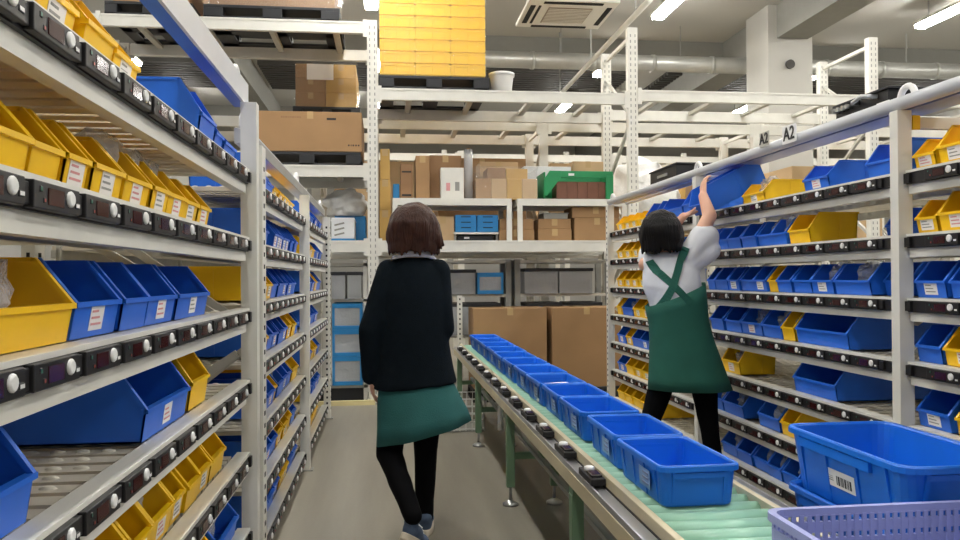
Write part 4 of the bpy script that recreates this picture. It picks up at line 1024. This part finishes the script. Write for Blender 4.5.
def fuse(name, mb, matn, parent, voxel=0.008, smooth=8, wrinkle=0.0, wscale=12):
    me = mb.mesh('tmp'); o = bpy.data.objects.new('tmp', me); C.objects.link(o)
    md = o.modifiers.new('r', 'REMESH'); md.mode = 'VOXEL'; md.voxel_size = voxel
    sm = o.modifiers.new('s', 'SMOOTH'); sm.factor = 0.5; sm.iterations = smooth
    dg = bpy.context.evaluated_depsgraph_get(); nm = bpy.data.meshes.new_from_object(o.evaluated_get(dg))
    bpy.data.objects.remove(o); bpy.data.meshes.remove(me)
    if wrinkle:
        ns = [v.normal.copy() for v in nm.vertices]
        for v, n in zip(nm.vertices, ns): v.co += n * wrinkle * noise.noise(Vector((v.co.x * wscale, v.co.y * wscale, v.co.z * wscale * 0.6)))
    nm.materials.clear(); nm.materials.append(MATS[matn])
    nm.polygons.foreach_set('use_smooth', [True] * len(nm.polygons)); nm.name = name
    return put(name, nm, parent)
def hand(mb, wrist, along, palm_n, thumb_side, curl=0.35, size=1.0):
    """palm + five separate fingers as capsules; along = direction wrist->fingers, palm_n = direction the palm faces"""
    w = Vector(wrist); d = Vector(along).normalized(); n = Vector(palm_n); n = (n - d * n.dot(d)).normalized(); s = d.cross(n).normalized() * thumb_side
    S = size
    for k, off in enumerate((0.027, 0.009, -0.009, -0.026)):
        capsule(mb, w + s * off * 0.5 * S, 0.015 * S, w + d * 0.078 * S + s * off * S, 0.011 * S, 8, 3)
        base = w + d * 0.085 * S + s * off * 1.08 * S
        ln = (0.036, 0.042, 0.038, 0.028)[k] * S; p = base; dd = d.copy()
        for q, (f, r0, r1) in enumerate(((1.0, 0.0092, 0.0086), (0.72, 0.0086, 0.008), (0.55, 0.008, 0.007))):
            a = curl * (0.6 + 0.5 * q); dd = (dd * math.cos(a) + n * math.sin(a)).normalized()
            e = p + dd * ln * f; capsule(mb, p, r0 * S, e, r1 * S, 8, 3); p = e
    tb = w + d * 0.026 * S + s * 0.026 * S; td = (d * 0.62 + s * 0.62 + n * 0.45).normalized()
    t1 = tb + td * 0.036 * S; td2 = (d * 0.85 + s * 0.2 + n * 0.45).normalized(); t2 = t1 + td2 * 0.028 * S
    capsule(mb, tb, 0.0125 * S, t1, 0.0105 * S, 8, 3); capsule(mb, t1, 0.0105 * S, t2, 0.0085 * S, 8, 3)
def head(mb, c, rz, parent, tilt=0.0):
    """skull with face features; c = centre, face towards local +y turned by rz"""
    M = Matrix.Translation(c) @ Matrix.Rotation(rz, 4, 'Z') @ Matrix.Rotation(tilt, 4, 'X')
    P = lambda x, y, z: M @ Vector((x, y, z))
    ellipsoid(mb, P(0, -0.01, 0.025), (0.074, 0.092, 0.088), rz, tilt)
    ellipsoid(mb, P(0, 0.018, -0.035), (0.060, 0.070, 0.078), rz, tilt)
    capsule(mb, P(0, 0.085, 0.012), 0.009, P(0, 0.104, -0.024), 0.0125)          # nose
    for s in (-1, 1):
        capsule(mb, P(s * 0.012, 0.094, -0.027), 0.008, P(s * 0.006, 0.098, -0.026), 0.008, 8, 3)
        ellipsoid(mb, P(s * 0.076, -0.005, -0.005), (0.010, 0.02, 0.03), rz, tilt, n=10, h=6)   # ears
        capsule(mb, P(s * 0.018, 0.078, 0.03), 0.008, P(s * 0.045, 0.068, 0.03), 0.007, 8, 3)  # brow
    capsule(mb, P(-0.016, 0.083, -0.06), 0.006, P(0.016, 0.083, -0.06), 0.006, 8, 3)
    ellipsoid(mb, P(0, 0.062, -0.098), (0.024, 0.02, 0.017), rz, tilt, n=10, h=6)
    for s in (-1, 1):
        e = MB(); ellipsoid(e, P(s * 0.031, 0.0735, 0.008), (0.0125, 0.008, 0.0075), rz, tilt, n=14, h=8); e.mats = ['eye_white']
        eo = e.build('eye', parent)
        e = MB(); ellipsoid(e, P(s * 0.031, 0.0795, 0.008), (0.0052, 0.003, 0.0056), rz, tilt, n=12, h=6); e.mats = ['iris']; e.build('iris', eo)
    e = MB(); capsule(e, P(-0.02, 0.0885, -0.060), 0.0045, P(0.02, 0.0885, -0.060), 0.0045, 8, 3); e.mats = ['lip']; e.build('mouth', parent)
def shoe(parent, heel, toe, roll=0.0):
    heel = Vector(heel); toe = Vector(toe); d = (toe - heel).normalized()
    side = d.cross(Vector((0, 0, 1))).normalized(); up = side.cross(d).normalized()
    M = Matrix((side, d, up)).transposed().to_4x4(); M.translation = heel
    M = M @ Matrix.Rotation(roll, 4, 'Y')
    mb = MB()
    for (c, r) in (((0, 0.035, 0.055), (0.034, 0.04, 0.045)), ((0, 0.09, 0.05), (0.036, 0.06, 0.038)), ((0, 0.16, 0.042), (0.042, 0.062, 0.028)), ((0, 0.02, 0.085), (0.034, 0.036, 0.03))):
        m2 = MB(); ellipsoid(m2, c, r); mb.add([M @ Vector(v) for v in m2.v], m2.f, 'skin', True)
    o = fuse('sneaker', mb, 'shoe', parent, 0.006, 5)
    n = 20; outline = []
    for k in range(n):
        q = 2 * math.pi * k / n; y = 0.105 + 0.122 * math.sin(q); wv = 0.040 * (1 + 0.12 * math.sin(q)); outline.append((wv * math.cos(q), y))
    sb = MB().rings([[M @ Vector((x, y, z)) for x, y in outline] for z in (0.0, 0.006, 0.024, 0.03)], 'shoe_sole'); sb.build('sole', o, bevel=0.0)
    lc = MB()
    for k in range(4): lc.tube([M @ Vector((-0.022, 0.10 + k * 0.018, 0.082 - k * 0.008)), M @ Vector((0, 0.10 + k * 0.018, 0.092 - k * 0.008)), M @ Vector((0.022, 0.10 + k * 0.018, 0.082 - k * 0.008))], 0.003, 'white', 6)
    lc.build('laces', o)
    return o
def ring_shell(name, secs, matn, parent, t=0.006, n=48, rz=0.0):
    """open-ended cloth: outer and inner wall"""
    o1 = MB(); loft(o1, secs, n, rz); N = len(secs)
    outer = [o1.v[i * n:(i + 1) * n] for i in range(N)]
    o2 = MB(); loft(o2, [tuple([s[0], s[1], s[2] + (0.0 if 0 < i < N - 1 else 0.0), s[3] - t, s[4] - t]) + tuple(s[5:]) for i, s in enumerate(secs)], n, rz)
    inner = [o2.v[i * n:(i + 1) * n] for i in range(N)]
    mb = MB().rings(outer + inner[::-1], matn, closed=True)
    return mb.build(name, parent)

# --- woman walking away
w1 = empty('person', (0.125, 3.70, 0), 'woman in a navy cardigan and teal skirt walking away down the walkway', 'person')
mb = MB()
head(mb, (0.0, 0.02, 1.485), R(4), w1)
capsule(mb, (0, 0.0, 1.29), 0.052, (0, 0.008, 1.40), 0.047)
loft(mb, [(0, 0, 0.72, 0.13, 0.095), (0, 0, 0.82, 0.15, 0.11), (0, 0, 0.98, 0.118, 0.09), (0, 0, 1.15, 0.138, 0.095), (0, 0, 1.25, 0.13, 0.08), (0, 0, 1.30, 0.07, 0.055)])
capsule(mb, (-0.125, 0, 1.262), 0.044, (-0.195, -0.03, 1.0), 0.036); capsule(mb, (-0.195, -0.03, 1.0), 0.036, (-0.20, 0.018, 0.78), 0.024)
capsule(mb, (0.125, 0, 1.262), 0.044, (0.135, -0.01, 1.01), 0.036); capsule(mb, (0.135, -0.01, 1.01), 0.036, (0.08, 0.21, 0.92), 0.024)
capsule(mb, (0.07, 0, 0.8), 0.08, (0.055, 0.04, 0.44), 0.05); capsule(mb, (0.055, 0.04, 0.44), 0.048, (0.05, 0.10, 0.09), 0.032)
capsule(mb, (-0.075, 0, 0.8), 0.08, (-0.118, -0.02, 0.42), 0.05); capsule(mb, (-0.118, -0.02, 0.42), 0.048, (-0.02, -0.30, 0.215), 0.032)
hand(mb, (-0.20, 0.02, 0.775), (0.05, 0.16, -1), (1, 0.15, 0), 1, 0.55, 0.9)
hand(mb, (0.08, 0.21, 0.92), (-0.4, 0.9, 0.1), (-0.6, -0.3, -0.4), -1, 0.4, 0.95)
fuse('body', mb, 'skin', w1, 0.0055, 4)
mb = MB()
loft(mb, [(0.005, 0, 0.728, 0.198, 0.142, 0.08), (0.003, 0, 0.80, 0.183, 0.136, 0.05), (0, 0, 0.92, 0.168, 0.124), (0, 0, 1.05, 0.162, 0.117), (0, 0, 1.17, 0.164, 0.113), (0, 0, 1.26, 0.154, 0.097), (0, 0, 1.305, 0.105, 0.077), (0, 0, 1.335, 0.070, 0.060)])
capsule(mb, (-0.115, 0, 1.268), 0.062, (-0.203, -0.03, 1.0), 0.056); capsule(mb, (-0.203, -0.03, 1.0), 0.056, (-0.205, 0.015, 0.775), 0.040)
capsule(mb, (0.115, 0, 1.268), 0.062, (0.137, -0.01, 1.0), 0.056); capsule(mb, (0.137, -0.01, 1.0), 0.056, (0.085, 0.19, 0.928), 0.042)
fuse('cardigan', mb, 'cardigan', w1, 0.009, 8, 0.005, 9)
mb = MB().rings([[(rr * math.cos(q) * 1.25, rr * math.sin(q) + 0.004, z + 0.018 * (1 if math.sin(q) < 0 else -1) * abs(math.sin(q))) for q in [2 * math.pi * k / 28 for k in range(28)]] for rr, z in ((0.058, 1.352), (0.060, 1.365), (0.078, 1.345), (0.088, 1.325), (0.082, 1.318), (0.060, 1.335))], 'collar', closed=True)
mb.build('collar', w1)
ring_shell('skirt', [(0.0, 0, 0.82, 0.150, 0.105), (0.008, 0, 0.74, 0.176, 0.120, 0.05), (0.02, 0, 0.66, 0.196, 0.138, 0.10, 0.012), (0.035, -0.005, 0.58, 0.212, 0.148, 0.18, 0.025), (0.042, -0.01, 0.512, 0.222, 0.155, 0.24, 0.035)], 'skirt_teal', w1)
mb = MB()
capsule(mb, (0.07, 0, 0.78), 0.088, (0.055, 0.04, 0.44), 0.060); capsule(mb, (0.055, 0.04, 0.44), 0.058, (0.05, 0.10, 0.085), 0.042)
capsule(mb, (-0.075, 0, 0.78), 0.088, (-0.118, -0.02, 0.42), 0.062); capsule(mb, (-0.118, -0.02, 0.42), 0.060, (-0.02, -0.318, 0.215), 0.042)
fuse('leggings', mb, 'legging', w1, 0.008, 6, 0.004, 16)
shoe(w1, (0.05, 0.055, 0.0), (0.065, 0.25, 0.0))
shoe(w1, (-0.062, -0.355, 0.125), (0.02, -0.19, 0.015), R(8))
mb = MB()
def bob(mb, cx, cy, rz, k=1.0, dz=0.0):
    c, sn = math.cos(rz), math.sin(rz)
    for x0, y0, z0, prof in ((0, -0.016, 0, ((1.372, 0.098, 0.080), (1.39, 0.118, 0.095), (1.425, 0.130, 0.106), (1.46, 0.130, 0.112), (1.50, 0.122, 0.113), (1.54, 0.104, 0.100), (1.575, 0.074, 0.074), (1.596, 0.036, 0.036), (1.602, 0.008, 0.008))),):
        loft(mb, [(cx + x0 * c - y0 * sn, cy + x0 * sn + y0 * c, z + dz, rx * k, ry * k) for z, rx, ry in prof], rz=rz)
    for i in range(34):
        q = R(165) + R(210) * (i + 0.5) / 34; rr = 0.106 * k; e = 0.012 * math.sin(i * 2.7) + 0.006 * math.sin(i * 5.1)
        X, Y = rr * math.cos(q), rr * 0.86 * math.sin(q) - 0.014
        X2, Y2 = X * 1.08, (Y + 0.014) * 1.05 - 0.014
        capsule(mb, (cx + X * c - Y * sn, cy + X * sn + Y * c, 1.43 + dz), 0.019, (cx + X2 * c - Y2 * sn, cy + X2 * sn + Y2 * c, 1.365 + dz + e), 0.006, 8, 3)
bob(mb, 0.0, 0.0, R(4), 1.0, -0.005)
capsule(mb, (0.11, -0.02, 1.44), 0.03, (0.138, -0.015, 1.395), 0.008, 8, 3); capsule(mb, (0.10, -0.05, 1.43), 0.03, (0.128, -0.055, 1.375), 0.008, 8, 3)
fuse('hair', mb, 'hair_brown', w1, 0.006, 3, 0.008, 26)

# --- woman reaching up
w2 = empty('person', (1.60, 4.30, 0), 'woman in a white tee and green cross-back apron reaching up to the top shelf', 'person')
HZ = R(-30)
mb = MB()
head(mb, (-0.03, 0.02, 1.50), R(-38), w2, R(12))
capsule(mb, (0.0, 0.0, 1.32), 0.05, (-0.015, 0.01, 1.42), 0.046)
loft(mb, [(0.09, 0, 0.72, 0.13, 0.095), (0.08, 0, 0.84, 0.15, 0.11), (0.05, 0, 1.0, 0.118, 0.09), (0.02, 0, 1.17, 0.138, 0.095), (0.005, 0, 1.28, 0.13, 0.08), (0, 0, 1.34, 0.07, 0.055)], rz=HZ)
capsule(mb, (0.11, -0.055, 1.36), 0.047, (0.238, -0.02, 1.585), 0.040); capsule(mb, (0.238, -0.02, 1.585), 0.041, (0.228, 0.045, 1.705), 0.028)
capsule(mb, (-0.11, 0.07, 1.31), 0.045, (0.03, 0.32, 1.42), 0.037); capsule(mb, (0.03, 0.32, 1.42), 0.037, (0.175, 0.215, 1.60), 0.024)
hand(mb, (0.228, 0.045, 1.705), (0.15, 0.35, 0.75), (1, 0.1, 0.0), 1, 0.42, 0.95)
hand(mb, (0.175, 0.215, 1.60), (0.75, -0.1, 0.35), (0.1, -0.2, 1), 1, 0.3, 0.95)
capsule(mb, (0.165, -0.04, 0.8), 0.08, (0.215, -0.02, 0.44), 0.05); capsule(mb, (0.215, -0.02, 0.44), 0.048, (0.265, -0.02, 0.09), 0.032)
capsule(mb, (0.02, 0.04, 0.8), 0.08, (-0.085, 0.05, 0.45), 0.05); capsule(mb, (-0.085, 0.05, 0.45), 0.048, (-0.20, 0.02, 0.09), 0.032)
fuse('body', mb, 'skin', w2, 0.0055, 4)
mb = MB()
loft(mb, [(0.065, 0, 0.92, 0.150, 0.118), (0.05, 0, 1.0, 0.152, 0.118), (0.04, 0, 1.08, 0.156, 0.118), (0.02, 0, 1.18, 0.162, 0.116), (0.008, 0, 1.27, 0.156, 0.10), (0.0, 0, 1.335, 0.11, 0.078), (-0.005, 0.003, 1.37, 0.07, 0.06)], rz=HZ)
capsule(mb, (0.085, -0.045, 1.345), 0.066, (0.205, -0.03, 1.462), 0.078)
capsule(mb, (0.10, -0.05, 1.30), 0.06, (0.225, -0.035, 1.385), 0.066)
capsule(mb, (-0.085, 0.05, 1.315), 0.062, (-0.035, 0.20, 1.37), 0.08)
tee = fuse('tee_shirt', mb, 'tee', w2, 0.009, 6, 0.012, 10)
ring_shell('apron', [(0.035, 0, 1.135, 0.170, 0.130, 0.42), (0.045, 0, 1.06, 0.170, 0.130, 0.26), (0.055, 0, 0.98, 0.168, 0.130, 0.05), (0.07, 0, 0.88, 0.180, 0.140, 0.0, 0.006), (0.09, 0, 0.76, 0.202, 0.156, 0.0, 0.012), (0.105, 0, 0.66, 0.222, 0.170, 0.0, 0.016), (0.115, 0, 0.595, 0.236, 0.178, 0.0, 0.02)], 'apron_green', w2, rz=HZ * 0.6)
from mathutils.bvhtree import BVHTree
bvh = BVHTree.FromPolygons([v.co.copy() for v in tee.data.vertices], [tuple(p.vertices) for p in tee.data.polygons])
def strap(pts, wd=0.018):
    V = []
    N = 24; seg = []
    for i in range(N + 1):
        u = i / N * (len(pts) - 1); k = min(int(u), len(pts) - 2); f = u - k
        seg.append((pts[k][0] * (1 - f) + pts[k + 1][0] * f, pts[k][1] * (1 - f) + pts[k + 1][1] * f))
    inn, outr = [], []
    for i, (x, z) in enumerate(seg):
        a = seg[max(i - 1, 0)]; b = seg[min(i + 1, N)]; dx, dz = b[0] - a[0], b[1] - a[1]; l = math.hypot(dx, dz); nx, nz = -dz / l, dx / l
        row = []
        for e in (-1, 1):
            px, pz = x + nx * wd * e, z + nz * wd * e
            h = bvh.ray_cast(Vector((px, -1.0, pz)), Vector((0, 1, 0)))
            y = h[0].y if h[0] is not None else -0.09
            row.append((px, y, pz))
        outr.append([(p[0], p[1] - 0.010, p[2]) for p in row]); inn.append([(p[0], p[1] + 0.004, p[2]) for p in row])
    mb = MB(); mb.rings([[o[0], o[1], i_[1], i_[0]] for o, i_ in zip(outr, inn)], 'apron_green', smooth=False)
    return mb
strap([(0.065, 1.40), (0.03, 1.32), (-0.02, 1.18), (-0.075, 1.06)]).build('shoulder_strap', w2)
strap([(-0.115, 1.33), (-0.09, 1.27), (0.0, 1.17), (0.075, 1.09)]).build('shoulder_strap', w2)
mb = MB()
for k in range(12):
    z0 = 1.0 - k * 0.033; z1 = z0 - 0.033
    def yy(z): return -(0.13 + (1.0 - z) * 0.115) - 0.0
    xx = lambda z: 0.075 + (1.0 - z) * 0.10
    mb.add([(xx(z0), yy(z0) - 0.001, z0), (xx(z0) + 0.006, yy(z0) - 0.001, z0), (xx(z1) + 0.006, yy(z1) - 0.001, z1), (xx(z1), yy(z1) - 0.001, z1), (xx(z0), yy(z0) + 0.01, z0), (xx(z0) + 0.006, yy(z0) + 0.01, z0), (xx(z1) + 0.006, yy(z1) + 0.01, z1), (xx(z1), yy(z1) + 0.01, z1)], [(0, 1, 2, 3), (4, 7, 6, 5), (0, 3, 7, 4), (1, 5, 6, 2)], 'apron_green')
mb.build('back_seam', w2)
mb = MB()
capsule(mb, (0.165, -0.04, 0.78), 0.088, (0.215, -0.02, 0.44), 0.061); capsule(mb, (0.215, -0.02, 0.44), 0.059, (0.265, -0.02, 0.11), 0.042)
capsule(mb, (0.02, 0.04, 0.78), 0.088, (-0.085, 0.05, 0.45), 0.061); capsule(mb, (-0.085, 0.05, 0.45), 0.059, (-0.20, 0.02, 0.11), 0.042)
fuse('trousers', mb, 'legging', w2, 0.008, 6, 0.004, 16)
shoe(w2, (0.25, -0.06, 0.0), (0.34, 0.13, 0.0)); shoe(w2, (-0.225, -0.02, 0.0), (-0.13, 0.17, 0.0))
mb = MB()
bob(mb, -0.038, 0.0, R(-38), 0.98, 0.02)
ellipsoid(mb, (-0.085, -0.01, 1.445), (0.062, 0.075, 0.085), 0, 0, R(15))
fuse('hair', mb, 'hair_black', w2, 0.006, 3, 0.006, 24)

# ------------------------------------------------------------------ camera, world, view
cam = bpy.data.cameras.new('camera'); co = bpy.data.objects.new('camera', cam); C.objects.link(co)
cam.sensor_width = 36; cam.lens = 780 / 960 * 36; cam.clip_start = 0.05; cam.clip_end = 200
YAW, PITCH, ROLL = R(6.8027), R(0.5420), R(0.35)
f = Vector((math.sin(YAW) * math.cos(PITCH), math.cos(YAW) * math.cos(PITCH), math.sin(PITCH)))
rt = Vector((math.cos(YAW), -math.sin(YAW), 0)); up = rt.cross(f)
r2 = rt * math.cos(ROLL) - up * math.sin(ROLL); u2 = up * math.cos(ROLL) + rt * math.sin(ROLL)
Mx = Matrix((r2, u2, -f)).transposed().to_4x4(); Mx.translation = (0, 0, 1.24)
co.matrix_world = Mx; SC.camera = co
w = bpy.data.worlds.new('world'); SC.world = w; w.use_nodes = True
bg = w.node_tree.nodes['Background']; bg.inputs['Color'].default_value = (1.0, 0.99, 0.97, 1); bg.inputs['Strength'].default_value = 0.2
vs = SC.view_settings; vs.view_transform = 'Standard'; vs.look = 'None'; vs.gamma = 1; vs.use_curve_mapping = False; vs.exposure = 0.7
SC.cycles.use_denoising = True
SC.cycles.max_bounces = 8; SC.cycles.transparent_max_bounces = 16
